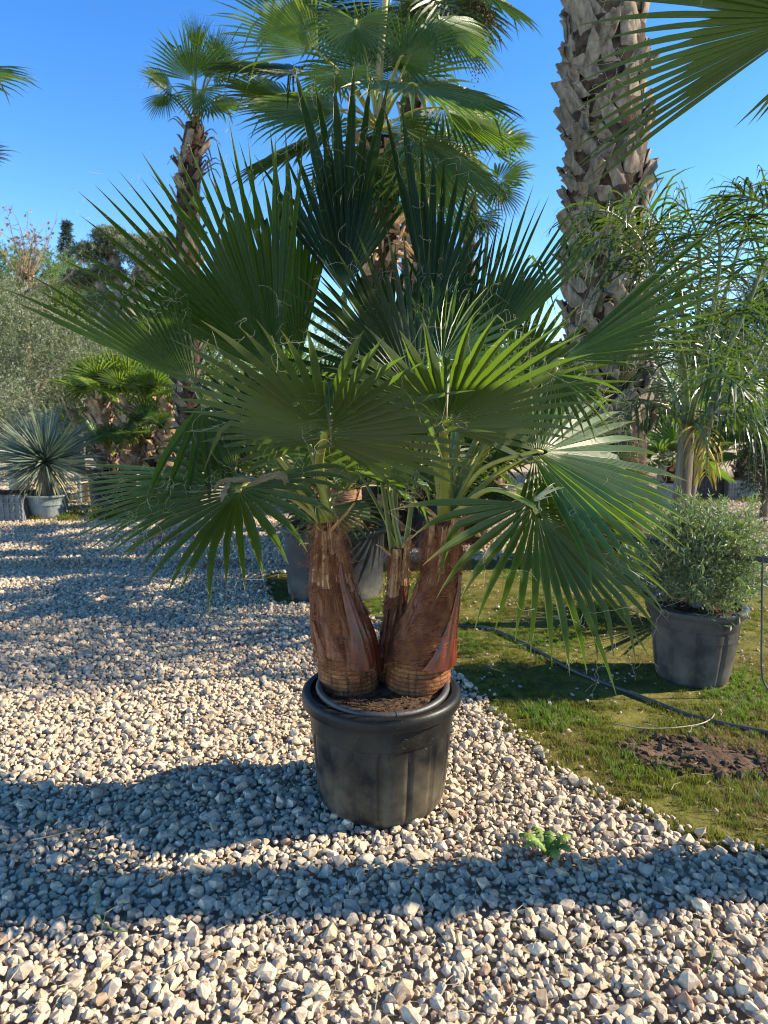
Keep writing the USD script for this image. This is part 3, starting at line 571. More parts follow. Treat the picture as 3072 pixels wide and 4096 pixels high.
# ------------------------------------------------------------------ the potted fan palm with three stems
hero = thing('fan_palm', 'young fan palm with three fibrous red-brown stems growing in the central black pot', 'palm', (POT[0], POT[1], .41))
def stem_path(rows, Y0, Y1, n):
    """rows: (left px, right px, y px) from the bottom up -> centres and radii."""
    rows = np.array(rows, float); k = len(rows); Ys = np.linspace(Y0, Y1, k); c, R = [], []
    for (l, q, y), Yy in zip(rows, Ys):
        a, b = P(l, y, Yy), P(q, y, Yy); c.append((a + b) / 2); R.append((b[0] - a[0]) / 2)
    t = np.linspace(0, 1, n); return bez(c, n), np.interp(t, np.linspace(0, 1, k), R)
def stem(rows, Y0, Y1, seed, fib, ring_to=.3):
    r = np.random.default_rng(seed); n, m = 150, 96
    c, R = stem_path(rows, Y0, Y1, n); an = np.arange(m) * 2 * np.pi / m; t = np.linspace(0, 1, n)
    A, T = np.meshgrid(an, t); H = (T * np.linalg.norm(np.diff(c, axis=0), axis=1).sum())
    q = np.stack([np.cos(A) * 2, np.sin(A) * 2, T * 6], -1)
    low = np.clip((ring_to - T) / .08, 0, 1)
    sk = .012 * np.sin(A + seed) + .012 * (meshkit.fbm(q * .8, 2, seed) - .5)
    ph = ((H + sk) / .0165) % 1.0
    rg = .0042 * (np.clip(ph * 5, 0, 1) * (1 - .55 * ph)) * low + .002 * (meshkit.noise(np.stack([A * 14, np.floor((H + sk) / .0165), 0 * A], -1), seed) - .5) * low
    fb = (1 - low) * (.02 * (meshkit.fbm(q * np.array([3, 3, 2.0]), 3, seed + 2) - .5) + .009 * (meshkit.fbm(q * np.array([12, 12, 7.0]), 3, seed + 5) - .5))
    Rr = R[:, None] * (1 + .05 * (meshkit.fbm(q * .7, 2, seed + 9) - .5)) + rg + fb
    v = c[:, None] + Rr[..., None] * np.stack([np.cos(A), np.sin(A), 0 * A], -1)
    v = np.concatenate([v.reshape(-1, 3), [c[-1]]]); f = grid_faces(n, m, True); e = (n - 1) * m; k = np.arange(m)
    f = np.vstack([f, np.stack([e + k, e + (k + 1) % m, np.full(m, n * m)], 1)])
    g = group_part(hero, 'stem'); part(g, 'trunk', (v, f), M['stem_skin'], smooth=True)
    def surf(a, tt, off):
        i = np.clip(np.asarray(tt) * (n - 1), 0, n - 1); i0 = np.floor(i).astype(int); i1 = np.minimum(i0 + 1, n - 1); w = (i - i0)
        cc = c[i0] * (1 - w)[..., None] + c[i1] * w[..., None]; rr = np.interp(tt, t, R) + off
        return cc + rr[..., None] * np.stack([np.cos(a), np.sin(a), 0 * np.asarray(a)], -1)
    # woven fibres: short curved strands in two slanting directions, front half only
    N = fib; a0 = r.uniform(-math.pi - .3, .3, N); t0 = np.clip(r.beta(1.4, 1.0, N) * (1 - ring_to) + ring_to - .06, 0, .97); sgn = r.choice([-1, 1], N); s = np.linspace(0, 1, 8)[None]
    Lr = r.uniform(.4, 1.5, N)[:, None]; slope = (r.normal(0, .05, N))[:, None] + sgn[:, None] * r.uniform(.0, .09, N)[:, None]
    arc = r.uniform(.003, .009, N)[:, None] + r.exponential(.006, N)[:, None] * np.sin(s * np.pi)
    a = a0[:, None] + sgn[:, None] * Lr * (s - .5) + .1 * np.sin(s * 5 + a0[:, None] * 7); tt = np.clip(t0[:, None] + slope * (s - .5) * Lr + .012 * np.sin(s * 4 + t0[:, None] * 50), .02, .995)
    curves(g, 'fibres', surf(a, tt, arc), r.uniform(.0005, .0013, (N, 1)) * np.ones((1, 8)), M['fibre'], kind='stuff')
    N = fib // 6; t0 = r.uniform(.8, 1.0, N); a0 = r.uniform(-math.pi - .3, .3, N); base = surf(a0, t0, np.full(N, .006)); d = nrm(np.stack([np.cos(a0), np.sin(a0), r.normal(.2, .7, N)], 1) + r.normal(0, .5, (N, 3)))
    ax = nrm(r.normal(size=(N, 3))); pts = [base]; st = r.uniform(.006, .016, N)[:, None]
    for _ in range(9): d = nrm(d + np.cross(ax, d) * .5 + [0, 0, -.08]); pts.append(pts[-1] + d * st)
    curves(g, 'loose_fibres', np.stack(pts, 1), .0009, M['fibre'], kind='stuff')
    return g, surf, c, R
def sheath(g, surf, a0, a1, half0, half1, t0, t1, mat='sheath', off=.007, flare=.0, name='leaf_sheath', th=.004, nu=14, nv=10, seed=0, power=1.4, label=None):
    """A leaf base clasping the stem: runs from (a0, t0) up to (a1, t1), half-width half0 -> half1 (radians)."""
    r = np.random.default_rng(seed); u = np.linspace(0, 1, nu)[:, None]; w = np.linspace(-1, 1, nv)[None]
    h = half0 + (half1 - half0) * u ** .7; a = a0 + (a1 - a0) * u ** power + h * w; tt = t0 + (t1 - t0) * u + 0 * w - .018 * (1 - w ** 2) * (1 - u) + .01 * r.uniform(-1, 1, (1, nv)) * (u > .95)
    ov = off * (1 - .25 * w ** 2) + flare * u ** 2 + .003 * (1 - w ** 2) + .004 * (u > .93) * r.uniform(-1, 1, (1, nv))
    ov = ov + .0035 * np.sin(w * 9 + seed + 2 * u) * (1 - .5 * u) + .006 * (np.abs(w) > .75) * r.uniform(-1, 1, (nu, nv)) * (1 - u)
    pts = surf(a, tt, ov + 0 * tt)
    if t1 > 1: pts[..., 2] += np.clip(t0 + (t1 - t0) * u + 0 * w - 1, 0, None) * .5
    part(g, name, slab(pts[:, ::-1], th), M[mat], smooth=40, label=label)
M['stem_skin'] = mat('stem_skin', {
    'geo': ('geometry', {}), 'sep': ('separate_xyz', {}), 'no': ('noise_texture', dict(scale=22.0, detail=8.0, roughness=0.7)),
    'hi': ('rgb_ramp', {'ramp': [(0.3, (0.035, 0.012, 0.007)), (0.5, (0.13, 0.045, 0.022)), (0.72, (0.26, 0.11, 0.055))]}),
    'lo': ('rgb_ramp', {'ramp': [(0.3, (0.045, 0.018, 0.007)), (0.5, (0.17, 0.06, 0.018)), (0.72, (0.36, 0.16, 0.058))]}),
    'wv': ('wave_texture', dict(wave_type='bands', bands_direction='z', profile='saw', scale=19.0, distortion=1.6, detail=2.0, detail_scale=0.6)), 'wr': ('rgb_ramp', {'ramp': [(0.0, (.3, .3, .3)), (0.14, (.5, .5, .5)), (0.3, (1, 1, 1)), (0.9, (1.1, 1.1, 1.1)), (1.0, (.6, .6, .6))]}),
    'mp': ('mapping', dict(scale=(70, 70, 9))), 'vo': ('noise_texture', dict(scale=1.0, detail=3.0)), 'vr': ('map_range', dict(from_min=0.33, from_max=0.45, to_min=0.35, to_max=1.0, clamp=True)), 'wm': ('mix', dict(mix_type='multiply', fac=1.0)),
    'hv': ('hsv', {}), 'z': ('map_range', dict(from_min=0.54, from_max=0.66, clamp=True)), 'mx': ('mix', {}),
    'bn': ('noise_texture', dict(scale=120.0, detail=8.0, roughness=0.7)), 'bp': ('bump', dict(strength=0.8, distance=0.004)), 'p': ('principled_bsdf', dict(roughness=0.75, specular_ior_level=0.3))},
    [('geo.position', 'sep.vector'), ('geo.position', 'no.vector'), ('no.fac', 'hi.fac'), ('no.fac', 'lo.fac'), ('sep.z', 'z.value'), ('z.result', 'mx.fac'), ('lo.color', 'wm.color1'), ('geo.position', 'wv.vector'), ('wv.fac', 'wr.fac'), ('wr.color', 'wm.color2'), ('wm.color', 'hv.color'),
     ('geo.position', 'mp.vector'), ('mp.vector', 'vo.vector'), ('vo.fac', 'vr.value'), ('vr.result', 'hv.value'),
     ('hv.color', 'mx.color1'), ('hi.color', 'mx.color2'), ('mx.color', 'p.base_color'), ('geo.position', 'bn.vector'), ('bn.fac', 'bp.height'), ('bp.normal', 'p.normal')], 'p.BSDF')
rows1 = [(1290, 1520, 2840), (1277, 1512, 2721), (1268, 1505, 2618), (1258, 1480, 2516), (1254, 1438, 2413), (1250, 1396, 2311), (1264, 1372, 2209), (1280, 1332, 2080)]
rows2 = [(1548, 1775, 2840), (1543, 1797, 2721), (1556, 1804, 2618), (1590, 1808, 2516), (1645, 1815, 2413), (1688, 1820, 2311), (1705, 1828, 2209), (1726, 1838, 2090)]
rows3 = [(1505, 1600, 2760), (1508, 1600, 2620), (1535, 1608, 2480), (1545, 1620, 2380), (1556, 1632, 2270), (1560, 1630, 2185)]
g1, s1, c1, R1 = stem(rows1, 2.47, 2.43, 3, 1700)
g2, s2, c2, R2 = stem(rows2, 2.47, 2.47, 8, 1700)
g3, s3, c3, R3 = stem(rows3, 2.52, 2.58, 5, 450, ring_to=.12)
PI = math.pi
sheath(g1, s1, -.95, -.9, .50, .12, .27, .82, seed=1, off=.018)
sheath(g1, s1, -.1, -.35, .7, .1, .24, .72, seed=2, off=.013)
sheath(g1, s1, -2.9, -2.75, .4, .15, .38, .85, seed=3, off=.01)
sheath(g1, s1, -1.75, -1.7, .42, .3, .70, .96, 'boot', seed=4, off=.007, flare=.006, name='cut_leaf_base', label='pale cut leaf base facing forward')
sheath(g1, s1, -.75, -.7, .45, .28, .72, .95, 'boot', seed=5, off=.007, flare=.007, name='cut_leaf_base', label='orange-brown cut leaf base on the sunny side')
sheath(g1, s1, -2.6, -2.7, .4, .2, .72, 1.02, 'boot', seed=6, off=.006, flare=.008, name='cut_leaf_base')
sheath(g1, s1, -1.3, -1.2, .3, .2, .88, 1.04, 'boot', seed=7, off=.012, flare=.01, name='cut_leaf_base')
sheath(g1, s1, -.2, -.1, .5, .22, .8, 1.03, 'boot', seed=17, off=.007, flare=.007, name='cut_leaf_base')
sheath(g1, s1, -.45, -.4, .2, .16, .66, .75, 'boot', seed=27, off=.007, flare=.004, name='cut_leaf_base')
sheath(g2, s2, -.8, -.2, .75, .2, .27, .74, seed=8, off=.02, label='wide glossy dark red leaf sheath', power=.9)
sheath(g2, s2, -.2, -.12, .55, .14, .27, .88, seed=9, off=.016)
sheath(g2, s2, -2.5, -2.2, .35, .12, .5, .82, seed=10, off=.006)
sheath(g2, s2, -1.6, -1.62, .36, .3, .78, .99, 'boot', seed=11, off=.007, flare=.004, name='cut_leaf_base', label='broad pale cut leaf base facing forward')
sheath(g2, s2, -.7, -.65, .35, .22, .8, 1.02, 'boot', seed=12, off=.007, flare=.006, name='cut_leaf_base')
sheath(g2, s2, -2.5, -2.6, .35, .22, .84, 1.05, 'boot', seed=13, off=.007, flare=.009, name='cut_leaf_base')
sheath(g2, s2, -.1, .0, .4, .2, .8, 1.06, 'boot', seed=14, off=.007, flare=.012, name='cut_leaf_base')
sheath(g2, s2, -1.2, -1.15, .26, .2, .92, 1.05, 'boot', seed=15, off=.014, flare=.01, name='cut_leaf_base')
sheath(g3, s3, -1.9, -1.75, .55, .4, .62, 1.0, 'boot', seed=16, off=.008, flare=.004, name='cut_leaf_base')
sheath(g3, s3, -.9, -.8, .5, .3, .7, 1.06, 'boot', seed=18, off=.008, flare=.012, name='cut_leaf_base')
sheath(g3, s3, -.5, -.7, .6, .2, .16, .6, seed=19, off=.006)
sheath(g3, s3, -2.4, -2.2, .5, .2, .14, .5, seed=20, off=.006)
# dried stubs sticking out sideways
def stub(g, pts, w, label=None):
    v, f = tube(bez(pts, 8), np.linspace(w, w * .75, 8), 8, flat=.35); part(g, 'dry_stub', (v, f), M['boot'], smooth=40, label=label)
stub(g1, [P(1325, 2120, 2.36), P(1380, 2060, 2.32), P(1420, 2010, 2.3)], .011)
stub(g2, [P(1760, 2080, 2.38), P(1690, 2020, 2.32), P(1612, 2005, 2.28)], .008, 'curled dry brown stub pointing left')
stub(g2, [P(1830, 2080, 2.42), P(1880, 2060, 2.4), P(1910, 2045, 2.4)], .01)
stub(g3, [P(1560, 2220, 2.54), P(1530, 2190, 2.5), P(1508, 2180, 2.48)], .01)
stub(g3, [P(1615, 2190, 2.54), P(1640, 2150, 2.5), P(1655, 2140, 2.48)], .011)

for g_, s_, sd in ((g1, s1, 71), (g2, s2, 72), (g3, s3, 73)):
    r = np.random.default_rng(sd)
    for k in range(11 if g_ is not g3 else 6):
        a0 = r.uniform(-2.9, -.15); t0 = r.uniform(.26, .74); h = r.uniform(.18, .42)
        sheath(g_, s_, a0, a0 + r.uniform(-.25, .25), h, h * r.uniform(.15, .4), t0, min(t0 + r.uniform(.14, .32), .99), 'sheath_brown', seed=sd * 20 + k, off=r.uniform(.003, .008), flare=r.uniform(.002, .01), name='old_sheath', th=.002, nu=9, nv=7)
T1, T2, T3 = U(703, 1092, 2.42), U(962, 1088, 2.47), U(862, 1175, 2.57)
HL = [  # top, hub, tip, normal, options; pixel units of a 1659-wide picture
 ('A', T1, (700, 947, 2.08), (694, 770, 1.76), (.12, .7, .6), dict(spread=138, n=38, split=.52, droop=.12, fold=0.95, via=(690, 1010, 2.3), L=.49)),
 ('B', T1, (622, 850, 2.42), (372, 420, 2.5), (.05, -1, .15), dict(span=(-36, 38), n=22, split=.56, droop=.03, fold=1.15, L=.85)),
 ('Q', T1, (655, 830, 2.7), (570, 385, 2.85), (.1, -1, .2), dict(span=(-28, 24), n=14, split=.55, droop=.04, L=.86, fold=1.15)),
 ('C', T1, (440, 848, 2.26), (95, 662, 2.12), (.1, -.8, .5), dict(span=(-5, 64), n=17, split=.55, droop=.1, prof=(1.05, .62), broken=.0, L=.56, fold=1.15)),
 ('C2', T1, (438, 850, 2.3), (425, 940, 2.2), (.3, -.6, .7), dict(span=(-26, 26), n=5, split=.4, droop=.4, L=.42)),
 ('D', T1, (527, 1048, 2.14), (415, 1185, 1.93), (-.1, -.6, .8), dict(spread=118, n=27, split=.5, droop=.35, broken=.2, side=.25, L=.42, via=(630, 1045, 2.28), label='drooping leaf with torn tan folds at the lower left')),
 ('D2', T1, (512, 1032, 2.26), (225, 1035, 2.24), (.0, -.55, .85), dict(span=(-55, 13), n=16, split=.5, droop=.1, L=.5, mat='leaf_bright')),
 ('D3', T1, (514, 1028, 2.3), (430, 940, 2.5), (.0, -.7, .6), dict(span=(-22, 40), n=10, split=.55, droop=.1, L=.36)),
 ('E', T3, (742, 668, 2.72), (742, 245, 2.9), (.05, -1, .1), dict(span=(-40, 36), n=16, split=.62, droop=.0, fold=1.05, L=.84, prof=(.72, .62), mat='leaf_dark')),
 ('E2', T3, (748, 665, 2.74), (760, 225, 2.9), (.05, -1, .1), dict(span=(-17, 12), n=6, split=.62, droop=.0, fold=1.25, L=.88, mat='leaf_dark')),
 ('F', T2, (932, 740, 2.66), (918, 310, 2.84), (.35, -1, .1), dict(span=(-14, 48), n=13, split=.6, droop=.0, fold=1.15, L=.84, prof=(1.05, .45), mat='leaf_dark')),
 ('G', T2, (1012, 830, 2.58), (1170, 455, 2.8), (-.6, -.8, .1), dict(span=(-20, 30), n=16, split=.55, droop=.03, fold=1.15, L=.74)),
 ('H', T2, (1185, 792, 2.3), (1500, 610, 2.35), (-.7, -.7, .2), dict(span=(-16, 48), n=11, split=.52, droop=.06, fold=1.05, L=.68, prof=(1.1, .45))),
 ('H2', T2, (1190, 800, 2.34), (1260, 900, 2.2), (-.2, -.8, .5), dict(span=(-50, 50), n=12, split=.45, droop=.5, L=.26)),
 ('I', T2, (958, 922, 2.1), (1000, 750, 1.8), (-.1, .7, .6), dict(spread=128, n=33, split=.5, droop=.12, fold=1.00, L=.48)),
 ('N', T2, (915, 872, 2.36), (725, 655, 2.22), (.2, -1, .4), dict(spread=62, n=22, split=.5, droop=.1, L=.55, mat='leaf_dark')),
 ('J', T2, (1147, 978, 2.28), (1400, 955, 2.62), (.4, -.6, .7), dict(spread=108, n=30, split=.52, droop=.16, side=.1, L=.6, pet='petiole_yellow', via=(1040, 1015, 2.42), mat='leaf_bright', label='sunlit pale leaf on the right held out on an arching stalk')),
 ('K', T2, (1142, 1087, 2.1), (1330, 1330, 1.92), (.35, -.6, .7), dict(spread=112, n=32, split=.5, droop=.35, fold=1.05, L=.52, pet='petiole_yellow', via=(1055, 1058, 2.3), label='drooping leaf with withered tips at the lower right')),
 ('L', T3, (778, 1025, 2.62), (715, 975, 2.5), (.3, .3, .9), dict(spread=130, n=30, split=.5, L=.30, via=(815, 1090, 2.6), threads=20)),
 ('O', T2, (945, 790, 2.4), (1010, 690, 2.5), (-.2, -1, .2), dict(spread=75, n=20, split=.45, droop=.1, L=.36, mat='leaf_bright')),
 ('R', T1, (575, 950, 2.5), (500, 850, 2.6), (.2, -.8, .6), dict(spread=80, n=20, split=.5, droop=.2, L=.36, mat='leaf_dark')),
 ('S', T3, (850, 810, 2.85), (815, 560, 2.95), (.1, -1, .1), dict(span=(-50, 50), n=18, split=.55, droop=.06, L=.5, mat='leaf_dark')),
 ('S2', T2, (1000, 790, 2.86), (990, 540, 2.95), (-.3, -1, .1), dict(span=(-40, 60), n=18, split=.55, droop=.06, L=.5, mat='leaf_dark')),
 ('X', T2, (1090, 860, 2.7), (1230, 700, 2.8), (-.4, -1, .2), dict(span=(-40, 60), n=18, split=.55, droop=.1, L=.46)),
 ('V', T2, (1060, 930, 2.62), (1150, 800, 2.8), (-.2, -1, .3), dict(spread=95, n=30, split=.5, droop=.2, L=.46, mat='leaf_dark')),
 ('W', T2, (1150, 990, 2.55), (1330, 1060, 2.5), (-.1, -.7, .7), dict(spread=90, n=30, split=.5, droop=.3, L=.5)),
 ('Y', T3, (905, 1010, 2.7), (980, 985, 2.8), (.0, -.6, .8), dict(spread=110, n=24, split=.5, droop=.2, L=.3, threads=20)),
]
for i, (nm, top, hb, tp, no, o) in enumerate(HL):
    r = np.random.default_rng(100 + i); o = dict(o)
    if isinstance(o.get('via'), tuple): o['via'] = U(*o['via'])
    hub, tip = U(*hb), U(*tp)
    an = r.uniform(0, 6.28); root = top + np.array([math.cos(an) * .02, math.sin(an) * .02, -.05])
    add_leaf(hero, r, hub, tip, no, root, w0=.02 if top is not T3 else .013, rows=14, **{**dict(threads=48), **o})
# the withered top fold of leaf D
r = np.random.default_rng(5)
def crumple(pts, w, seed, label):
    r = np.random.default_rng(seed); c = bez(pts, 26); T, a, b = frames(c); q = np.linspace(-1, 1, 7); ph = r.uniform(0, 6.28, 7)
    ww = w * (np.sin(np.linspace(.25, 2.95, 26)) * .8 + .2) * r.uniform(.7, 1.2, 26)
    g_ = c[:, None] + (a[:, None] * .35 + b[:, None] * .9) * (q[None, :, None] * ww[:, None, None]) + a[:, None] * (.35 * ww[:, None] * np.sin(np.arange(26)[:, None] * .55 + ph[None]))[..., None]
    part(hero, 'dry_blade', slab(g_, .0012), M['leaf_dry'], smooth=60, label=label)
crumple([U(462, 1060, 1.98), U(480, 1040, 1.99), U(520, 1036, 2.02), U(560, 1040, 2.05)], .009, 3, 'torn tan edge folded over the lower left leaf')
crumple([U(535, 1050, 2.04), U(580, 1030, 2.02), U(612, 1030, 2.04), U(628, 1065, 2.08)], .012, 4, 'papery tan flap folded over the lower left leaf')
crumple([U(497, 1042, 1.98), U(485, 1060, 1.96), U(478, 1085, 1.95)], .008, 6, 'thin curled tan shred on the lower left leaf')
v, f, uv, _ = fan_blade(r, U(1150, 1080, 2.12), U(1210, 1050, 2.05) - U(1150, 1080, 2.12), (0, -.5, 1), .11, spread=60, n=9, split=.3, droop=.2, broken=.5, wig=2.5)
part(hero, 'dry_blade', (v, f), M['leaf_pale'], smooth=True, uv=uv, label='curled pale tuft above the drooping right leaf')
# ------------------------------------------------------------------ palms behind
def boot_trunk(t, r, path, R, dz, size, mat='boot_grey', tilt=(.25, .7), limit=300, flareup=0.0, core='core', stubby=1.0, cross=.55, plate=.05, h0=.02, rough=0.0):
    """Trunk core with a spiral of old leaf bases, each one a piece."""
    c = bez(path, 60); Rr = np.interp(np.linspace(0, 1, 60), np.linspace(0, 1, len(R)), R); v, f = tube(c, Rr, 28)
    v = v + nrm(v - np.array([*c.mean(0)[:2], 0]) * [1, 1, 0] - v * [0, 0, 1]) * (.03 * Rr.mean() / .3 * (meshkit.fbm(v * 9, 3, 4) - .5))[:, None]
    g = group_part(t, 'trunk'); part(g, 'core', (v, f), M[core], smooth=True)
    s = np.concatenate([[0], np.cumsum(np.linalg.norm(np.diff(c, axis=0), axis=1))]); H = s[-1]; k = 0; h = h0; T, _, _ = frames(c)
    while h < H - .02 and k < limit:
        p = np.array([np.interp(h, s, c[:, j]) for j in range(3)]); rad = np.interp(h, s, Rr); a = k * 2.399963 + r.uniform(-.15, .15)
        out = np.array([math.cos(a), math.sin(a), 0]); side = np.array([-math.sin(a), math.cos(a), 0]); up = np.array([0, 0, 1.0])
        w = size * r.uniform(.75, 1.2); L = w * r.uniform(1.1, 1.9) * stubby; lean = (1 if (k % 2) else -1) * cross * r.uniform(.5, 1.4); tl = r.uniform(*tilt)
        nu, nv = 5, 5; u = np.linspace(0, 1, nu)[:, None, None]; q = np.linspace(-1, 1, nv)[None, :, None]
        cut = (r.uniform(-.5, .5) * q[..., 0] * .35 + r.uniform(-.06, .06, (1, nv)))[..., None]
        uu = u * (1 + cut * (u > .7))
        d = nrm(up * 1.0 + side * lean + out * tl)
        ang = a + q[..., 0] * w * .5 / rad * .9
        basep = p + (rad - .004) * np.stack([np.cos(ang), np.sin(ang), 0 * ang], -1)
        tipc = p + out * rad + d * L; tipp = tipc + side * q * w * .5 * r.uniform(.55, .8) + out * (1 - q ** 2) * w * r.uniform(.04, .14) + up * q * lean * -.35 * w * .5
        g3 = basep * (1 - uu) + tipp * uu + out * (np.sin(u * np.pi * .5) * w * .06 * flareup)
        if rough: g3 = g3 + r.normal(0, rough, g3.shape) * (.3 + u) + out * (rough * 3 * u ** 2 * r.normal(0, 1, (1, nv, 1)))
        part(g, 'boot', slab(g3[:, ::-1], .999 * plate * size + .003), M[mat], smooth=50)
        k += 1; h += dz * r.uniform(.9, 1.1)
    return g

def crown(t, r, top, n, plen, L, el=(-.5, 1.3), segs=26, rows=8, mats=('leaf',), pw=.018, drp=.35, split=.5, tilt=0.0, yaw0=0.0, threads=0, spread=120, spear=0):
    for i in range(n):
        u = (i + .5) / n; a = yaw0 + i * 2.399963; e = el[1] + (el[0] - el[1]) * u ** .9 + r.uniform(-.12, .12) + tilt * math.cos(a)
        d = np.array([math.cos(a) * math.cos(e), math.sin(a) * math.cos(e), math.sin(e)])
        pl = plen * r.uniform(.8, 1.15) * (.75 + .4 * u); hub = top + d * pl + np.array([0, 0, .12 * pl])
        ax = nrm(d + np.array([0, 0, -.35 * (1 - abs(math.sin(e)))])); no = nrm(np.array([0, 0, 1.0]) + .2 * r.normal(size=3) - d * .4)
        if e > 1.0: no = nrm(np.array([0, -1, .2]))
        add_leaf(t, r, hub, hub + ax * L, no, top, w0=pw, mat=mats[i % len(mats)], spines=0, threads=threads, L=L * r.uniform(.85, 1.12), spread=spread, n=segs, rows=rows, droop=drp, split=split, broken=.12, side=.1)

def explicit(t, r, top, specs, **kw):
    """rows: (hub px, tip px, hub Y, tip Y, normal, L, material)."""
    for hx, hy, tx, ty, Ya, Yb, no, L, m, sp in specs:
        hub, tip = P(hx, hy, Ya), P(tx, ty, Yb)
        add_leaf(t, r, hub, tip, no, top, mat=m, L=L, spread=sp, **kw)

# the tall palm just behind, its crown filling the top centre
r = np.random.default_rng(31)
b2 = G(1500, 2150); YB = 7.2; b2 = np.array([P(1500, 2000, YB)[0], YB, 0])
palm2 = thing('fan_palm', 'tall fan palm whose big sunlit crown rises straight behind the central palm', 'palm', b2, group=None)
top2 = P(1515, 520, YB)
boot_trunk(palm2, r, [b2, P(1495, 1400, YB), P(1532, 900, YB), top2 - [0, 0, .1]], [.19, .17, .17, .16], .045, .13, mat='boot_tan', tilt=(.3, .9), limit=95)
sk = [];
for k in range(60):                                     # the shaggy collar of stubs below the crown
    a = r.uniform(0, 6.28); h = r.uniform(0, .3); q = P(1530, 930, YB) + [0, 0, -h]; o = np.array([math.cos(a), math.sin(a), 0])
    sk.append(tube([q + o * .14, q + o * .24 + [0, 0, r.uniform(-.06, .03)], q + o * r.uniform(.27, .36) + [0, 0, r.uniform(-.2, .0)]], [.02, .016, .004], 5))
part(palm2, 'old_stubs', merge(sk), M['boot_tan'], smooth=40, kind='stuff')
up = (0, -.55, .8)
explicit(palm2, r, top2, [
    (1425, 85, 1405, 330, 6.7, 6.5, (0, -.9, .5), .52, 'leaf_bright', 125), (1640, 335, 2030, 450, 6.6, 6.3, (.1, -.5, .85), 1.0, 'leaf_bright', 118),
    (1385, 440, 1040, 440, 6.7, 6.6, (.25, -.6, .8), .95, 'leaf_bright', 80), (1352, 288, 1330, 420, 6.4, 6.15, (0, -.7, .7), .42, 'leaf_sunlit', 120),
    (1290, 225, 1000, -10, 6.7, 6.6, (.3, -.9, .4), .95, 'leaf_sunlit', 60), (1600, 235, 1760, 120, 6.9, 6.9, (-.2, -.9, .4), .6, 'leaf_bright', 95),
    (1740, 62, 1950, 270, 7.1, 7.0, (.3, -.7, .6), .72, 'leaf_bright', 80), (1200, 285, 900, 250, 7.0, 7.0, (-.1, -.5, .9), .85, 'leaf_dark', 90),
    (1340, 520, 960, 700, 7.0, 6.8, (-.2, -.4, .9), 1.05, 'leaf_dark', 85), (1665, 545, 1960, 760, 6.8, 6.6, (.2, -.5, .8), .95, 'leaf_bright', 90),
    (1720, 620, 1830, 920, 6.7, 6.5, (.3, -.8, .4), .85, 'leaf_sunlit', 75), (1420, 640, 1300, 900, 7.0, 6.9, (-.2, -.7, .5), .7, 'leaf_dark', 80),
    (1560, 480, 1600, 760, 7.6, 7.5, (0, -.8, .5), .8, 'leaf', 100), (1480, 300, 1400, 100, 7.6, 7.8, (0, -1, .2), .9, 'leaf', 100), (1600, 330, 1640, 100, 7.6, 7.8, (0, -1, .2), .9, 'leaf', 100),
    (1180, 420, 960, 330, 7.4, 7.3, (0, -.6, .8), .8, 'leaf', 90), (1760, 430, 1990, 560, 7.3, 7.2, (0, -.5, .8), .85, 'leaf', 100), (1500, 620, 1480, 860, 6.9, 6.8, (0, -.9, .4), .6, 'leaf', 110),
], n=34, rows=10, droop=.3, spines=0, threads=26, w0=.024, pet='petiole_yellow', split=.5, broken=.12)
v, f = tube(bez([top2, P(1520, 250, 6.9), P(1540, 20, 6.9), P(1550, -200, 6.9)], 20), np.linspace(.04, .022, 20), 10); part(palm2, 'spear_leaf', (v, f), M['spear'], smooth=True, label='unopened pale spear leaf standing upright')

# the taller palm further back, only the bottom of its crown in the picture
r = np.random.default_rng(32)
YB = 10.0; b3 = np.array([P(1660, 1800, YB)[0], YB, 0])
palm3 = thing('fan_palm', 'very tall dark fan palm at the top centre with hanging fruit clusters', 'palm', b3)
top3 = P(1650, -140, YB)
boot_trunk(palm3, r, [b3, P(1655, 800, YB), top3], [.2, .17, .16], .09, .15, tilt=(.2, .6), limit=90)
explicit(palm3, r, top3, [(1300, -40, 1060, 150, 9.6, 9.4, (-.2, -.5, .8), 1.1, 'leaf_dark', 95), (1420, 10, 1280, 200, 9.4, 9.3, (-.1, -.8, .5), .9, 'leaf_dark', 95), (1560, 0, 1520, 200, 9.2, 9.1, (0, -.9, .4), .9, 'leaf_dark', 100),
    (1800, -30, 1960, 160, 9.4, 9.3, (.2, -.7, .6), .95, 'leaf_dark', 95), (1880, -60, 2080, 60, 9.8, 9.7, (.2, -.5, .8), 1.0, 'leaf_dark', 90), (1700, 20, 1760, 220, 9.2, 9.1, (.1, -.9, .4), .85, 'leaf_dark', 95), (1500, -300, 1400, -600, 10, 10, up, 1.0, 'leaf', 110), (1850, -300, 2000, -600, 10, 10, up, 1.0, 'leaf', 110)],
    n=30, rows=9, droop=.35, spines=0, threads=0, w0=.026)
for pts in (((1780, -20), (1850, 10), (1900, 60), (1915, 170)), ((1800, -60), (1900, -20), (1940, 20), (1960, 90)), ((1800, -40), (1870, 40), (1900, 120), (1905, 220))):
    g = group_part(palm3, 'fruit_cluster'); st = bez([P(x, y, 9.5) for x, y in pts], 24); part(g, 'stalk', tube(st, .012, 6), M['straw'], smooth=True); ms = []
    ico = trimesh.creation.icosphere(0); iv, iff = np.array(ico.vertices), np.array(ico.faces)
    for _ in range(240):
        q = st[int(r.uniform(8, 24))] + r.normal(0, .07, 3) + [0, 0, -abs(r.normal(0, .12))]; ms.append((iv * r.uniform(.009, .016) + q, iff))
    part(g, 'fruit', merge(ms), M['fruit'], smooth=True, kind='stuff')

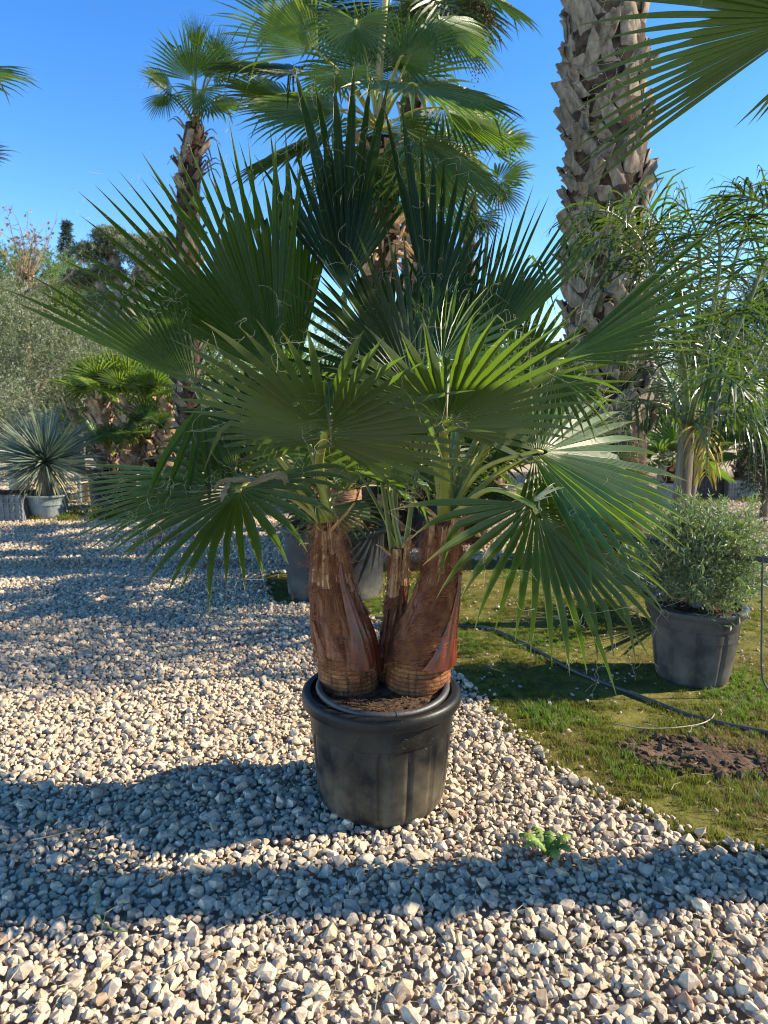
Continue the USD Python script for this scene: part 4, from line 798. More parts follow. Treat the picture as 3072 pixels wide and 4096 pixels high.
# left palm against the sky
r = np.random.default_rng(33)
YB = 9.6; b4 = np.array([P(745, 1850, YB)[0], YB, 0]); top4 = P(780, 500, YB)
palm4 = thing('fan_palm', 'slim fan palm with a small upright crown against the sky on the left', 'palm', b4)
boot_trunk(palm4, r, [b4, P(752, 1000, YB), P(758, 700, YB), top4], [.17, .155, .15, .12], .042, .125, tilt=(.2, .6), limit=120, mat='boot_grey')
explicit(palm4, r, top4, [(770, 330, 740, 190, 9.4, 9.3, (.1, -1, .1), .62, 'leaf_bright', 75), (690, 350, 590, 300, 9.5, 9.3, (-.2, -.8, .5), .42, 'leaf', 80), (665, 370, 640, 450, 9.4, 9.3, (-.2, -.8, .4), .38, 'leaf', 80), (785, 230, 785, 110, 9.7, 9.7, (0, -1, .1), .5, 'leaf_bright', 28),
    (830, 330, 840, 180, 9.6, 9.6, (-.1, -1, .1), .55, 'leaf_bright', 50), (850, 300, 930, 260, 9.8, 9.7, (.1, -.8, .5), .45, 'leaf', 80), (830, 420, 920, 440, 9.5, 9.4, (.2, -.7, .6), .5, 'leaf', 100), (800, 360, 790, 460, 9.4, 9.3, (0, -1, .2), .4, 'leaf_bright', 110), (850, 240, 890, 150, 9.9, 9.9, (0, -1, .2), .42, 'leaf_bright', 60)],
    n=26, rows=8, droop=.2, spines=0, threads=14, w0=.025, pet='petiole')
sk = []
for k in range(26):
    a = r.uniform(0, 6.28); q = P(775, 545, YB) + [0, 0, r.uniform(-.45, .1)]; o = np.array([math.cos(a), math.sin(a), 0]); l = r.uniform(.15, .3)
    sk.append(tube(bez([q + o * .12, q + o * (.12 + l * .6) + [0, 0, .1], q + o * (.12 + l) + [0, 0, r.uniform(-.1, .1)]], 6), np.linspace(.022, .008, 6), 5, flat=.4))
part(palm4, 'old_stubs', merge(sk), M['boot_grey'], smooth=40, kind='stuff')

# thin palm at the right of the centre
r = np.random.default_rng(34)
YB = 15.0; b5 = np.array([P(1880, 1800, YB)[0], YB, 0]); top5 = P(1890, 800, YB)
palm5 = thing('fan_palm', 'thin distant fan palm with a drooping crown right of the tall central crown', 'palm', b5)
boot_trunk(palm5, r, [b5, P(1872, 1100, YB), top5], [.16, .13, .12], .08, .1, tilt=(.15, .5), limit=90)
explicit(palm5, r, top5, [(1990, 720, 2070, 700, 14.6, 14.4, (.2, -.8, .5), .75, 'leaf', 120), (1985, 740, 2060, 860, 14.4, 14.3, (.3, -.9, .3), .7, 'leaf_dark', 90), (1800, 620, 1740, 520, 14.8, 14.8, (0, -.9, .4), .8, 'leaf_bright', 110), (1960, 600, 2000, 480, 15, 15, (0, -.9, .4), .8, 'leaf_bright', 110),
    (1850, 860, 1830, 960, 14.4, 14.3, (0, -.9, .4), .6, 'leaf_bright', 100), (1920, 860, 1950, 960, 14.4, 14.3, (.1, -.9, .4), .6, 'leaf_dark', 100), (1790, 780, 1700, 820, 14.6, 14.5, (-.2, -.7, .6), .7, 'leaf_bright', 110), (1880, 560, 1880, 440, 15.4, 15.6, (0, -1, .2), .7, 'leaf', 90), (2010, 560, 2080, 560, 15.2, 15.2, (.1, -.7, .6), .7, 'leaf', 110)],
    n=24, rows=8, droop=.35, spines=0, threads=0, w0=.02)

# the thick trunk on the right
r = np.random.default_rng(35)
YB = 6.7; b6 = np.array([P(2420, 2000, YB)[0], YB, 0]); top6 = np.array([P(2420, 0, YB)[0] + .05, YB, 5.9])
palm6 = thing('fan_palm', 'massive palm trunk clad in cut grey leaf bases on the right', 'palm', b6)
boot_trunk(palm6, r, [b6, P(2425, 1000, YB), P(2420, 300, YB), top6], [.42, .335, .325, .32], .0152, .19, tilt=(.03, .36), limit=300, cross=.65, flareup=1.0, stubby=.85, plate=.09, h0=1.2, rough=.008)
crown(palm6, r, top6 + [0, 0, .5], 14, 1.2, 1.0, el=(.15, 1.3), segs=22, rows=7, mats=('leaf', 'leaf_bright'))

# a palm standing out of the frame on the right: one leaf reaches in at the top, its stem shades the gravel
r = np.random.default_rng(36)
b7 = np.array([3.05, 2.09, 0]); top7 = np.array([3.05, 2.3, 3.4])
palm7 = thing('fan_palm', 'fan palm mostly outside the frame, one dark leaf hanging in at top right', 'palm', b7)
boot_trunk(palm7, r, [b7, np.array([3.05, 2.13, 1.8]), top7], [.12, .105, .1], .05, .11, mat='boot_tan', tilt=(.05, .25), limit=75)
add_leaf(palm7, r, P(3330, 60, 2.75), P(2260, 190, 2.5), (.1, .55, .8), top7, w0=.02, mat='leaf', L=.98, span=(-34, 40), n=20, rows=14, droop=.16, split=.5, spines=20, threads=60, broken=0, short=.15)
crown(palm7, r, top7, 24, .85, .8, el=(.0, 1.2), tilt=.55, segs=24, rows=8, mats=('leaf',), yaw0=-1.3)
# tips of another palm at the left edge
r = np.random.default_rng(37)
b8 = np.array([-5.7, 6.4, 0]); top8 = np.array([-5.7, 6.4, 4.6])
palm8 = thing('fan_palm', 'fan palm outside the frame, pale leaf tips showing at the upper left edge', 'palm', b8)
boot_trunk(palm8, r, [b8, np.array([-5.75, 6.4, 2.3]), top8], [.2, .17, .15], .12, .15, limit=45)
explicit(palm8, r, top8, [(-310, 290, 40, 330, 6.0, 5.9, (.1, -.6, .8), .82, 'leaf_bright', 55), (-180, 640, 0, 660, 6.2, 6.1, (.1, -.7, .6), .45, 'leaf_dry', 70)], n=26, rows=9, droop=.35, spines=0, threads=20, w0=.02)
crown(palm8, r, top8, 8, .9, .8, el=(-.2, 1.2), segs=20, rows=7, mats=('leaf',), yaw0=2.2)

# palms in the middle distance behind the central palm
def small_palm(name, label, base, h, R, n, plen, L, seed, mats=('leaf_bright',), boots=.09, boot_mat='boot_tan', el=(-.25, 1.25), segs=24, dz=.03, group=None, lean=(0, 0), core='core'):
    r = np.random.default_rng(seed); base = np.asarray(base, float); t = thing(name, label, 'palm', base, group=group); top = base + np.array([lean[0], lean[1], h])
    boot_trunk(t, r, [base, (base + top) / 2 + [lean[0] * .1, 0, 0], top], [R * 1.25, R * 1.1, R * .75], dz, boots, mat=boot_mat, tilt=(.15, .5), limit=95, core=core)
    crown(t, r, top, n, plen, L, el=el, segs=segs, rows=8, mats=mats, pw=.014, yaw0=r.uniform(0, 6))
    return t
def at(px, Y, z=0.0): return np.array([P(px, 2000, Y)[0], Y, z])
# the palm in the big black pot
r = np.random.default_rng(51); c = np.array([BACKPOT[0] + .08, BACKPOT[1], .52])
palm9 = thing('fan_palm', 'short palm with a fat ring-scarred trunk growing in the big black pot behind', 'palm', c)
n, m = 70, 48; A, T = np.meshgrid(np.arange(m) * 2 * PI / m, np.linspace(0, 1, n)); H = T * .36
rad = .15 - .02 * T + .006 * np.clip((((H + .006 * np.sin(A)) / .018) % 1) * 4, 0, 1) + .004 * (meshkit.fbm(np.stack([np.cos(A) * 3, np.sin(A) * 3, H * 30], -1), 2, 4) - .5)
v = np.stack([c[0] + rad * np.cos(A), c[1] + rad * np.sin(A), c[2] - .03 + H], -1).reshape(-1, 3); part(palm9, 'trunk', (v, grid_faces(n, m, True)), M['ring_trunk'], smooth=True)
crown(palm9, r, c + [0, 0, .3], 17, .5, .52, el=(-.3, 1.3), segs=26, rows=8, mats=('leaf', 'leaf_bright', 'leaf_dark'), pw=.015)
small_palm('fan_palm', 'bushy fan palm behind the big black pot, striped with sun and shade', at(1610, 8.0), 1.1, .12, 16, .7, .6, 52, mats=('leaf_bright', 'leaf'), el=(-.3, 1.35))
small_palm('fan_palm', 'low fan palm right of the middle in deep shade behind the stems', at(1900, 7.6), .55, .12, 15, .6, .55, 53, mats=('leaf_dark', 'leaf'))
small_palm('fan_palm', 'fan palm half hidden left of the tall sunlit palm trunk', at(1230, 8.4), 1.3, .13, 15, .7, .6, 54, mats=('leaf', 'leaf_dark'))
small_palm('fan_palm', 'distant fan palm seen through the gap right of the centre', at(1980, 11.0), 1.5, .13, 15, .8, .7, 55, mats=('leaf_bright', 'leaf'))

# fan palms in black pots on the far left
fp = [(430, 10.6, 1.0, .115, 'leftmost of the potted fan palms behind the yucca, dark shaded trunk', ('leaf_sunlit', 'leaf')), (530, 10.4, .95, .125, 'potted fan palm with tan shaggy trunk and sunlit yellow-green leaves on the left', ('leaf_sunlit',)),
      (690, 10.5, .98, .15, 'potted fan palm with a bulging shaggy trunk nearest the central palm on the left', ('leaf_sunlit', 'leaf_bright'))]
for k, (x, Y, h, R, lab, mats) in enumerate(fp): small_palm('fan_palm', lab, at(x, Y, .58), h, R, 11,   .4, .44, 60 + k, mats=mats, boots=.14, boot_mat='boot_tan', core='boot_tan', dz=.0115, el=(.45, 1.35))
small_palm('fan_palm', 'little young fan palm between the two shaggy potted palms on the left', at(460, 10.1, .58), .25, .055, 7, .35, .32, 66, boots=.06, dz=.02, el=(.2, 1.4))
small_palm('fan_palm', 'short bare-stemmed fan palm beside the bulging trunk on the left', at(610, 10.3, .58), .5, .07, 6, .3, .35, 67, boots=.07, dz=.02, el=(.2, 1.4))
small_palm('fan_palm', 'green fan palm behind the row of potted palms on the left', at(600, 12.2, 0), 1.1, .12, 14, .7, .65, 68, mats=('leaf', 'leaf_bright'))
pot('plant_pot', 'black pot under the shaded leftmost fan palm', (at(455, 10.35)[0], 10.35), .38, .60, .32, M['pot_black_big'], ribs=0, amp=0, seg=64, soilclods=0, fill=.92)
pot('plant_pot', 'black pot holding the bulging fan palm left of the central palm', (at(665, 10.45)[0], 10.45), .38, .60, .32, M['pot_black_big'], ribs=0, amp=0, seg=64, soilclods=0, fill=.92)

# yucca in the grey pot
r = np.random.default_rng(71); yc = at(192, 9.4)
pot('plant_pot', 'pale grey plastic pot with a spiky blue-green yucca on the far left', (yc[0], yc[1]), .30, .34, .19, M['pot_grey'], ribs=14, amp=.005, seg=72, soilclods=0, rim_h=.03, band=.05)
yu = thing('yucca', 'round spiky blue-green yucca on a short trunk in the grey pot', 'yucca', yc + [0, 0, .3]); yt = yc + [0, 0, .78]
part(yu, 'trunk', tube(bez([yc + [0, 0, .28], yc + [0, 0, .5], yt], 10), [.11] * 4 + [.1] * 6, 14), M['boot_grey'], smooth=True)
def spikes(r, c, n, L, w, el0, el1, droop=.1, rr=.03, az=(0, 6.283)):
    u = r.uniform(size=n); e = np.arcsin(np.sin(el0) + (np.sin(el1) - np.sin(el0)) * u); a = r.uniform(*az, n); d = np.stack([np.cos(a) * np.cos(e), np.sin(a) * np.cos(e), np.sin(e)], 1)
    Ls = L * r.uniform(.8, 1.1, n)[:, None]; s = nrm(np.cross(d, r.normal(size=(n, 3)))); vs = []
    for t, ww in ((0, .7), (.35, 1), (.7, .8), (1, .05)):
        q = c + d * (rr + t * Ls) + np.array([0, 0, -1]) * (droop * t * t * Ls) * r.uniform(.5, 1.5, (n, 1)) * np.cos(e)[:, None]
        vs += [q - s * w * ww, q + s * w * ww]
    v = np.stack(vs, 1).reshape(-1, 3); k = np.arange(n)[:, None] * 8
    return v, np.vstack([k + np.array([a_, a_ + 1, a_ + 3]) for a_ in (0, 2, 4)] + [k + np.array([a_, a_ + 3, a_ + 2]) for a_ in (0, 2, 4)])
part(yu, 'leaves', spikes(r, yt, 620, .82, .009, -.35, 1.55, .06, .04), M['yucca'], kind='stuff')
part(yu, 'old_leaves', spikes(r, yt, 80, .6, .009, -1.2, -.3, .25, .04), M['yucca_pale'], kind='stuff')

# boxes and small pots around the far left
def crate(name, label, c, s, mat, rz=0.0, bars=8):
    t = thing(name, label, 'planter box', c); c = np.asarray(c, float); L, W, H = s
    part(t, 'box_body', box(c + [0, 0, H / 2], (L, W, H), rz), M[mat]); R_ = np.array([[math.cos(rz), -math.sin(rz), 0], [math.sin(rz), math.cos(rz), 0], [0, 0, 1]])
    for k in range(bars): part(t, 'rib', box(c + R_ @ np.array([-L / 2 + (k + .5) * L / bars, -W / 2 - .006, H / 2]), (.014, .012, H), rz), M[mat])
    for k in range(5): part(t, 'rail', box(c + R_ @ np.array([0, -W / 2 - .008, (k + .5) * H / 5]), (L, .014, .014), rz), M[mat])
    v, f = lathe([(.02, 0), (.02, .01)], 4, None, c); part(t, 'soil', box(c + [0, 0, H + .006], (L * .94, W * .94, .012), rz), M['soil'])
    return t
crate('planter_box', 'grey ribbed planter box at the far left edge beside the yucca pot', at(20, 9.3), (.7, .55, .36), 'crate', .05, 10)
pot('plant_pot', 'small pale terracotta pot in the shadow between the yucca and the potted palms', (at(362, 11.0)[0], 11.0), .17, .34, .13, M['terracotta'], ribs=0, amp=0, seg=48, soilclods=0, rim_h=.03, band=.01)
single('post', 'thin grey upright post beside the terracotta pot on the left', 'post', tube([at(320, 10.8), at(321, 10.8, .62)], .03, 8), M['crate'], smooth=40)
crate('planter_box', 'black planter box under the palms at the far right', at(2810, 11.6), (.62, .5, .36), 'crate_dark', 0, 10)
crate('planter_box', 'grey mesh-sided planter box sunlit at the far right', at(2925, 11.4), (.32, .4, .34), 'crate', 0, 7)
pot('plant_pot', 'grey-green pot near the right edge beside the red box', (at(2998, 11.5)[0], 11.5), .18, .3, .15, M['pot_grey'], ribs=0, amp=0, seg=48, soilclods=0)
single('crate', 'narrow red box between two planters at the far right', 'box', box(at(2957, 11.6, .15), (.09, .2, .3)), M['red'])
pot('plant_pot', 'pale grey pot seen past the cane stem at the right', (at(2672, 10.6)[0], 10.6), .2, .38, .16, M['pot_grey'], ribs=10, amp=.004, seg=48, soilclods=0)
# ------------------------------------------------------------------ feather palm on the right
r = np.random.default_rng(81)
QS = .77; qb = at(2718, 6.0 * QS)
qp = thing('feather_palm', 'feather palm with arching fine-leaved fronds and a bare leaning cane at the right', 'palm', qb)
part(qp, 'trunk', tube(bez([qb, P(2716, 2100, 6.0 * QS), P(2738, 1850, 6.0 * QS), P(2752, 1620, 6.0 * QS)], 14), np.linspace(.07, .045, 14), 12), M['cane'], smooth=True)
part(qp, 'trunk', tube(bez([qb + [.1, .1, 0], P(2748, 2050, 6.05 * QS), P(2800, 1800, 6.1 * QS), P(2860, 1600, 6.1 * QS)], 12), np.linspace(.045, .03, 12), 10), M['cane'], smooth=True)
def frond(t, r, pts, L, n=64, w=.006, start=.15, dry=0.0, hang=.5, fwd=.75, label=None, mat='frond'):
    g = group_part(t, 'frond', label); c = bez(pts, 40); part(g, 'rachis', tube(c, np.linspace(.02, .004, 40), 6), M['rachis'], smooth=True)
    s = np.linspace(start, .995, n); i = np.clip((s * 39).astype(int), 0, 38); q = c[i] + (c[i + 1] - c[i]) * (s * 39 - i)[:, None]; T, a, b = frames(c); Tq, aq, bq = T[i], a[i], b[i]
    V, Fc = [], []
    for sd in (-1, 1):
        hang = hang * 1.15; env = np.sin(np.clip(s, .05, 1) * np.pi * .93 + .12) * .75 + .3; Ls = L * env * r.uniform(.8, 1.15, n)
        d = nrm(aq * sd * r.uniform(.5, 1.1, (n, 1)) + Tq * fwd * r.uniform(.5, 1.3, (n, 1)) + bq * r.uniform(-.25, .65, (n, 1)) + r.normal(0, .12, (n, 3))); p = q.copy(); pts_ = [p]; kink = r.uniform(.35, .8, n); ds = [d]
        for k in range(6):
            tt = (k + .5) / 6; d = nrm(d + np.array([0, 0, -1.0]) * (hang * .22 * r.uniform(.4, 1.6, n) + 1.1 * np.clip((tt - kink) * 5, 0, 1) * (r.uniform(size=n) < .8))[:, None]); p = p + d * (Ls / 6)[:, None]; pts_.append(p); ds.append(d)
        pp, dd = np.stack(pts_, 1), np.stack(ds, 1); sw = nrm(np.cross(dd, bq[:, None] + .4 * r.normal(size=(n, 1, 3))))
        prof = np.array([.5, .9, 1, 1, .85, .6, .08])[None, :, None] * w * r.uniform(.75, 1.2, (n, 1, 1))
        v = np.stack([pp - sw * prof, pp + sw * prof], 2).reshape(-1, 3); k0 = np.arange(n)[:, None] * 14
        f = np.vstack([k0 + np.array([2 * j, 2 * j + 1, 2 * j + 3]) for j in range(6)] + [k0 + np.array([2 * j, 2 * j + 3, 2 * j + 2]) for j in range(6)]); V.append((v, f))
    part(g, 'leaflets', merge(V), M[mat], kind='stuff')
O = P(2755, 1640, 6.0)
def PQ(*a): return [P(x, y, Y * QS) for x, y, Y in a]
for pts, L, n, hg in (
    (PQ((2752, 1650, 6.0), (2705, 1350, 5.8), (2655, 1180, 5.7), (2560, 960, 5.6), (2440, 850, 5.5), (2330, 850, 5.4)), .5, 84, .7),
    (PQ((2752, 1640, 6.0), (2735, 1300, 6.0), (2700, 1050, 6.1), (2620, 870, 6.1), (2500, 800, 6.1)), .5, 76, .8),
    (PQ((2755, 1650, 6.0), (2790, 1300, 5.9), (2800, 1050, 5.9), (2770, 880, 5.8), (2700, 800, 5.8)), .5, 70, .8),
    (PQ((2760, 1650, 6.0), (2900, 1420, 5.8), (3000, 1200, 5.7), (3080, 1000, 5.6), (3200, 850, 5.6)), .52, 80, .6),
    (PQ((2760, 1700, 6.0), (2850, 1350, 6.2), (2930, 1080, 6.2), (3000, 850, 6.3), (3010, 740, 6.3)), .46, 64, .7),
    (PQ((2770, 1700, 6.0), (2960, 1560, 5.8), (3140, 1450, 5.7), (3300, 1440, 5.6)), .5, 64, .7),
    (PQ((2770, 1720, 6.0), (2900, 1650, 5.7), (3020, 1680, 5.5), (3100, 1800, 5.4)), .45, 56, .8),
    (PQ((2750, 1700, 6.0), (2660, 1500, 6.3), (2560, 1350, 6.4), (2440, 1330, 6.4), (2340, 1440, 6.4)), .48, 64, .9),
    (PQ((2750, 1720, 6.0), (2650, 1620, 5.8), (2540, 1620, 5.7), (2460, 1720, 5.6)), .42, 50, .9),
    (PQ((2755, 1690, 6.0), (2735, 1450, 5.5), (2690, 1330, 5.2), (2620, 1300, 5.0)), .42, 50, .5),
    (PQ((2750, 1660, 6.0), (2690, 1300, 6.2), (2600, 1080, 6.3), (2470, 960, 6.3), (2340, 1000, 6.2)), .5, 76, .9),
    (PQ((2765, 1650, 6.0), (2850, 1250, 5.6), (2880, 1000, 5.4), (2850, 850, 5.2)), .5, 66, .8),
    (PQ((2860, 1640, 6.1), (3000, 1480, 6.3), (3100, 1300, 6.4), (3250, 1200, 6.4)), .5, 60, .8),
    (PQ((2755, 1700, 6.0), (2800, 1560, 5.4), (2880, 1500, 5.1), (2980, 1560, 4.9)), .42, 50, .9),
    (PQ((2860, 1620, 6.1), (2930, 1350, 6.4), (3030, 1130, 6.6), (3160, 1000, 6.8)), .5, 70, .6),
    (PQ((2860, 1620, 6.1), (2820, 1330, 6.5), (2760, 1120, 6.7), (2650, 1000, 6.8)), .48, 70, .7)):
    frond(qp, r, pts, L * 1.15, n=int(n * .52), hang=hg)
frond(qp, r, PQ((2765, 1700, 6.0), (2810, 1720, 5.7), (2830, 1800, 5.6), (2825, 1900, 5.6)), .25, n=16, mat='frond_dry', label='yellowing frond hanging beside the cane', hang=1.0)
frond(qp, r, PQ((3330, 1300, 5.0), (3200, 1000, 5.0), (3080, 830, 5.0), (2960, 780, 5.0)), .5, n=50, hang=.3)

# ------------------------------------------------------------------ shrubs and trees
def twigs(r, n, blobs, L=.3, per=11, leaf=(.05, .013), up=.35, hollow=.55, spreadang=.5):
    """Leafy twigs through ellipsoids (cx, cy, cz, rx, ry, rz), mostly near their surface."""
    B = np.array(blobs, float); vol = np.prod(B[:, 3:] ** .75, 1); k = r.choice(len(B), n, p=vol / vol.sum()); d = nrm(r.normal(size=(n, 3))); rad = (hollow + (1 - hollow) * r.uniform(size=n) ** .6)[:, None]
    rad = rad * (.82 + .4 * meshkit.fbm(d * 2.3 + k[:, None] * 7, 3, 3)[:, None])
    p = B[k, :3] + d * rad * B[k, 3:]; td = nrm(d + np.array([0, 0, up]) + r.normal(0, spreadang, (n, 3))); t = np.linspace(.05, 1, per)
    q = p[:, None] + td[:, None] * (t * L)[None, :, None] * r.uniform(.6, 1.2, (n, 1, 1)) + np.array([0, 0, -.12])[None, None] * (t ** 2 * L)[None, :, None]
    ld = nrm(td[:, None] * .7 + r.normal(0, .65, (n, per, 3))); no = r.normal(size=(n, per, 3)) + [0, 0, .8]
    return leaf_cloud(q.reshape(-1, 3), ld.reshape(-1, 3), no.reshape(-1, 3), leaf[0] * r.uniform(.7, 1.2, n * per), leaf[1])
def limb(pts, r0, r1, n=14, sides=9): return tube(bez(pts, n), np.linspace(r0, r1, n), sides)
# the little olive bush in the charcoal pot
r = np.random.default_rng(91); oc = np.array([*OLIVEPOT, .40])
ob = thing('olive_bush', 'small dense grey-green olive bush in the charcoal pot on the right', 'bush', oc)
for k in range(9):
    a = r.uniform(0, 6.28); q = oc + [math.cos(a) * .24, math.sin(a) * .24, .38]; part(ob, 'stem', limb([oc + [0, 0, -.02], (oc + q) / 2 + [0, 0, .05], q], .012, .004), M['bark'], smooth=True)
v, f = twigs(r, 900, [(*(oc + [0, 0, .22]), .27, .26, .22), (*(oc + [.12, 0, .20]), .22, .2, .18), (*(oc + [-.1, -.05, .3]), .2, .2, .2), (*(oc + [.1, 0, .36]), .22, .2, .14), (*(oc + [0, 0, .1]), .26, .25, .12)], L=.16, per=15, leaf=(.042, .0095), up=1.3, hollow=.35)
v = (v - oc) * [.9, .95, 1.02] + oc; part(ob, 'crown', (v, f), M['olive_shrub'], kind='stuff')
bs = np.array([P(2775, 2150, 4.6)[0], 4.6, 0])
ag = thing('spiky_plant', 'dark blue-green spiky plant standing behind the small olive bush', 'plant', bs); part(ag, 'leaves', spikes(r, bs + [0, 0, .1], 150, .75, .008, .35, 1.5, .06, .02), M['yucca'], kind='stuff')
bs = np.array([P(2600, 2200, 4.9)[0], 4.9, 0])
ag = thing('spiky_plant', 'bluish spiky plant low under the drooping right palm leaf', 'plant', bs); part(ag, 'leaves', spikes(r, bs + [0, 0, .1], 120, .6, .007, .3, 1.5, .05, .02), M['yucca'], kind='stuff')
# black pot and dark stuff by the trunk foot
pot('plant_pot', 'black pot in deep shade between the stems and the big trunk', (at(1740, 7.4)[0], 7.4), .32, .5, .27, M['pot_black_big'], ribs=0, amp=0, seg=64, soilclods=0)
small_palm('fan_palm', 'dark bushy fan palm in the shaded black pot right of the stems', at(1740, 7.4, .45), .2, .1, 14, .4, .5, 92, mats=('leaf_dark', 'leaf'), el=(-.1, 1.3))
for k in range(3):
    q = P(2560 + 40 * k, 2150 + 30 * k, 6.05); v, f = slab(np.stack([np.stack([q + [i * .07 - .15, -.02 * abs(j - 2), (j - 2) * .05 + i * .02 * (k - 1)] for j in range(5)]) for i in range(5)]), .012)
    part(palm6, 'fallen_boot', (v, f), M['boot_grey'], smooth=40)

def tree(name, label, base, trunk, blobs, leafmat_, n, L=.3, per=11, leaf=(.06, .014), bark='bark', up=.35, cat='tree', group=None, hollow=.5, limbs=7, seed=0, spreadang=.5):
    r = np.random.default_rng(seed); base = np.asarray(base, float); t = thing(name, label, cat, base, group=group)
    ms = [limb([base + [0, 0, -.05]] + [np.asarray(q) for q in trunk[0]], *trunk[1])]
    top = np.asarray(trunk[0][-1])
    for k in range(limbs):
        b = blobs[k % len(blobs)]; e = np.array(b[:3]) + r.normal(0, .4, 3) * np.array(b[3:]) * .7; m_ = (top * .5 + e * .5) + r.normal(0, .08, 3); ms.append(limb([top - [0, 0, .1], m_, e], trunk[1][1] * .7, .012))
    part(t, 'trunk', merge(ms), M[bark], smooth=True)
    part(t, 'crown', twigs(r, n, blobs, L=L, per=per, leaf=leaf, up=up, hollow=hollow, spreadang=spreadang), M[leafmat_], kind='stuff'); return t
# big silver olives at the left
b = at(85, 12.6)
tree('olive_tree', 'big silvery olive tree with a pale trunk at the left edge', b, ([b + [.0, 0, .7], b + [.05, 0, 1.15]], (.19, .15)), [(*P(50, 1370, 12.8), .95, .9, .7), (*P(200, 1450, 12.6), .8, .8, .55), (*P(-60, 1260, 12.9), .9, .9, .65), (*P(290, 1390, 13.0), .6, .6, .5), (*P(100, 1260, 13.2), .6, .6, .4), (*P(20, 1520, 12.3), .7, .7, .4)], 'olive', 3000, L=.3, per=11, leaf=(.07, .017), seed=1)
b = at(330, 14.5)
tree('olive_tree', 'silvery olive tree behind the potted palms on the left', b, ([b + [0, 0, .6], b + [.05, 0, 1.0]], (.14, .1)), [(*P(330, 1490, 14.4), .8, .7, .45), (*P(420, 1470, 14.6), .7, .7, .4), (*P(250, 1560, 14.3), .7, .6, .4), (*P(520, 1480, 14.7), .8, .7, .55)], 'olive', 1900, leaf=(.07, .017), seed=2)
b = at(-60, 10.8)
tree('olive_tree', 'olive bush at the left edge behind the planter box', b, ([b + [0, 0, .4], b + [.05, 0, .8]], (.08, .05)), [(*P(-20, 1640, 10.9), .5, .5, .45), (*P(60, 1720, 11.4), .5, .5, .4)], 'olive', 800, leaf=(.06, .015), seed=3)
# cloud-pruned olive: bare limbs with leaf pads
def cloud_tree(label, base, limbs, pads, seed, Y):
    r = np.random.default_rng(seed); t = thing('cloud_pruned_olive', label, 'tree', base)
    for pts, r0, r1 in limbs:
        c = bez(pts, 26); v, f = tube(c, np.linspace(r0, r1, 26), 14); v = v + (meshkit.fbm(v * 5, 3, 6) - .5)[:, None] * nrm(v - c[np.clip(np.arange(len(v)) // 14, 0, 25)]) * .09; part(t, 'trunk', (v, f), M['bark'], smooth=True)
    for (x, y, rx, ry) in pads:
        c = P(x, y, Y); s = Y / F; part(t, 'leaf_pad', twigs(r, int(330 + rx * 6), [(*c, rx * s, rx * s * .9, ry * s), (*(c + [rx * s * .3, 0, ry * s * .2]), rx * s * .6, rx * s * .6, ry * s * .7)], L=.12, per=10, leaf=(.06, .017), hollow=.45, up=.6), M['olive'], kind='stuff')
Yc = 15.0
cloud_tree('cloud-pruned olive with flat leaf pads on thick bare limbs on the left', at(460, Yc), [([at(450, Yc, -.05), P(448, 1500, Yc), P(425, 1300, Yc), P(400, 1160, Yc), P(385, 1060, Yc)], .26, .12), ([at(480, Yc, -.05), P(478, 1480, Yc), P(490, 1320, Yc), P(530, 1180, Yc), P(560, 1090, Yc), P(600, 1040, Yc)], .28, .12), ([P(490, 1330, Yc), P(470, 1120, Yc), P(455, 1030, Yc), P(440, 985, Yc)], .12, .08)],
           [(437, 950, 58, 26), (375, 1012, 78, 27), (560, 1005, 110, 50), (640, 985, 60, 40), (330, 1120, 62, 22), (430, 1100, 60, 24), (400, 1210, 55, 30), (600, 1110, 60, 28)], 5, Yc)
# green pines forming the backdrop at the left
for k, (x, y, Y, rx, rz, lab) in enumerate(((-60, 1130, 22, 1.6, 1.4, 'bright green pine at the far left edge'), (60, 1110, 24, 1.8, 1.2, 'bright green pine behind the sparse brown tree'), (200, 1130, 23, 1.7, 1.1, 'low round pine behind the cedar spire'), (330, 1180, 24, 1.7, 1.2, 'green pine behind the cloud-pruned limbs'), (520, 1200, 25, 2.0, 1.3, 'green pine glimpsed between the olive limbs and the palm leaf'), (700, 1230, 24, 1.9, 1.2, 'pine behind the slim left palm trunk'), (900, 1300, 25, 2.0, 1.2, 'pine behind the upper left leaves of the central palm'))):
    c = P(x, y, Y); b = np.array([c[0], Y, 0])
    tree('pine_tree', lab, b, ([b + [0, 0, 1.5], b + [0, 0, c[2] - .5]], (.2, .1)), [(c[0], c[1], c[2] - .3, rx, rx, rz), (c[0] - .8, c[1], c[2] - 1.6, rx, rx, 1.4), (c[0] + .9, c[1], c[2] - 1.4, rx, rx, 1.3), (c[0], c[1], c[2] - 3.0, rx * 1.3, rx, 1.5), (c[0], c[1], c[2] - 4.6, rx * 1.4, rx, 1.5)], 'pine', 3000, L=.36, per=14, leaf=(.15, .026), bark='dark_bark', up=.9, seed=20 + k, spreadang=.35)
for k, (x, y, Y, rx, rz, lab) in enumerate(((1150, 1450, 20, 1.8, 1.6, 'green tree deep behind the middle of the central palm'), (1450, 1500, 21, 1.8, 1.5, 'green tree far behind the tall palm trunk'), (1800, 1560, 21, 1.9, 1.4, 'green tree far behind the right leaves of the central palm'), (2150, 1600, 22, 1.9, 1.3, 'green tree far behind the massive trunk'))):
    c = P(x, y, Y); b = np.array([c[0], Y, 0])
    tree('broadleaf_tree', lab, b, ([b + [0, 0, .6], b + [0, 0, max(c[2] - .6, .9)]], (.16, .1)), [(c[0], c[1], c[2], rx, rx, rz), (c[0] + .9, c[1], c[2] - 1.0, rx, rx, 1.1)], 'shrubleaf' if k % 2 else 'pine', 1500, leaf=(.1, .03), bark='dark_bark', seed=40 + k)
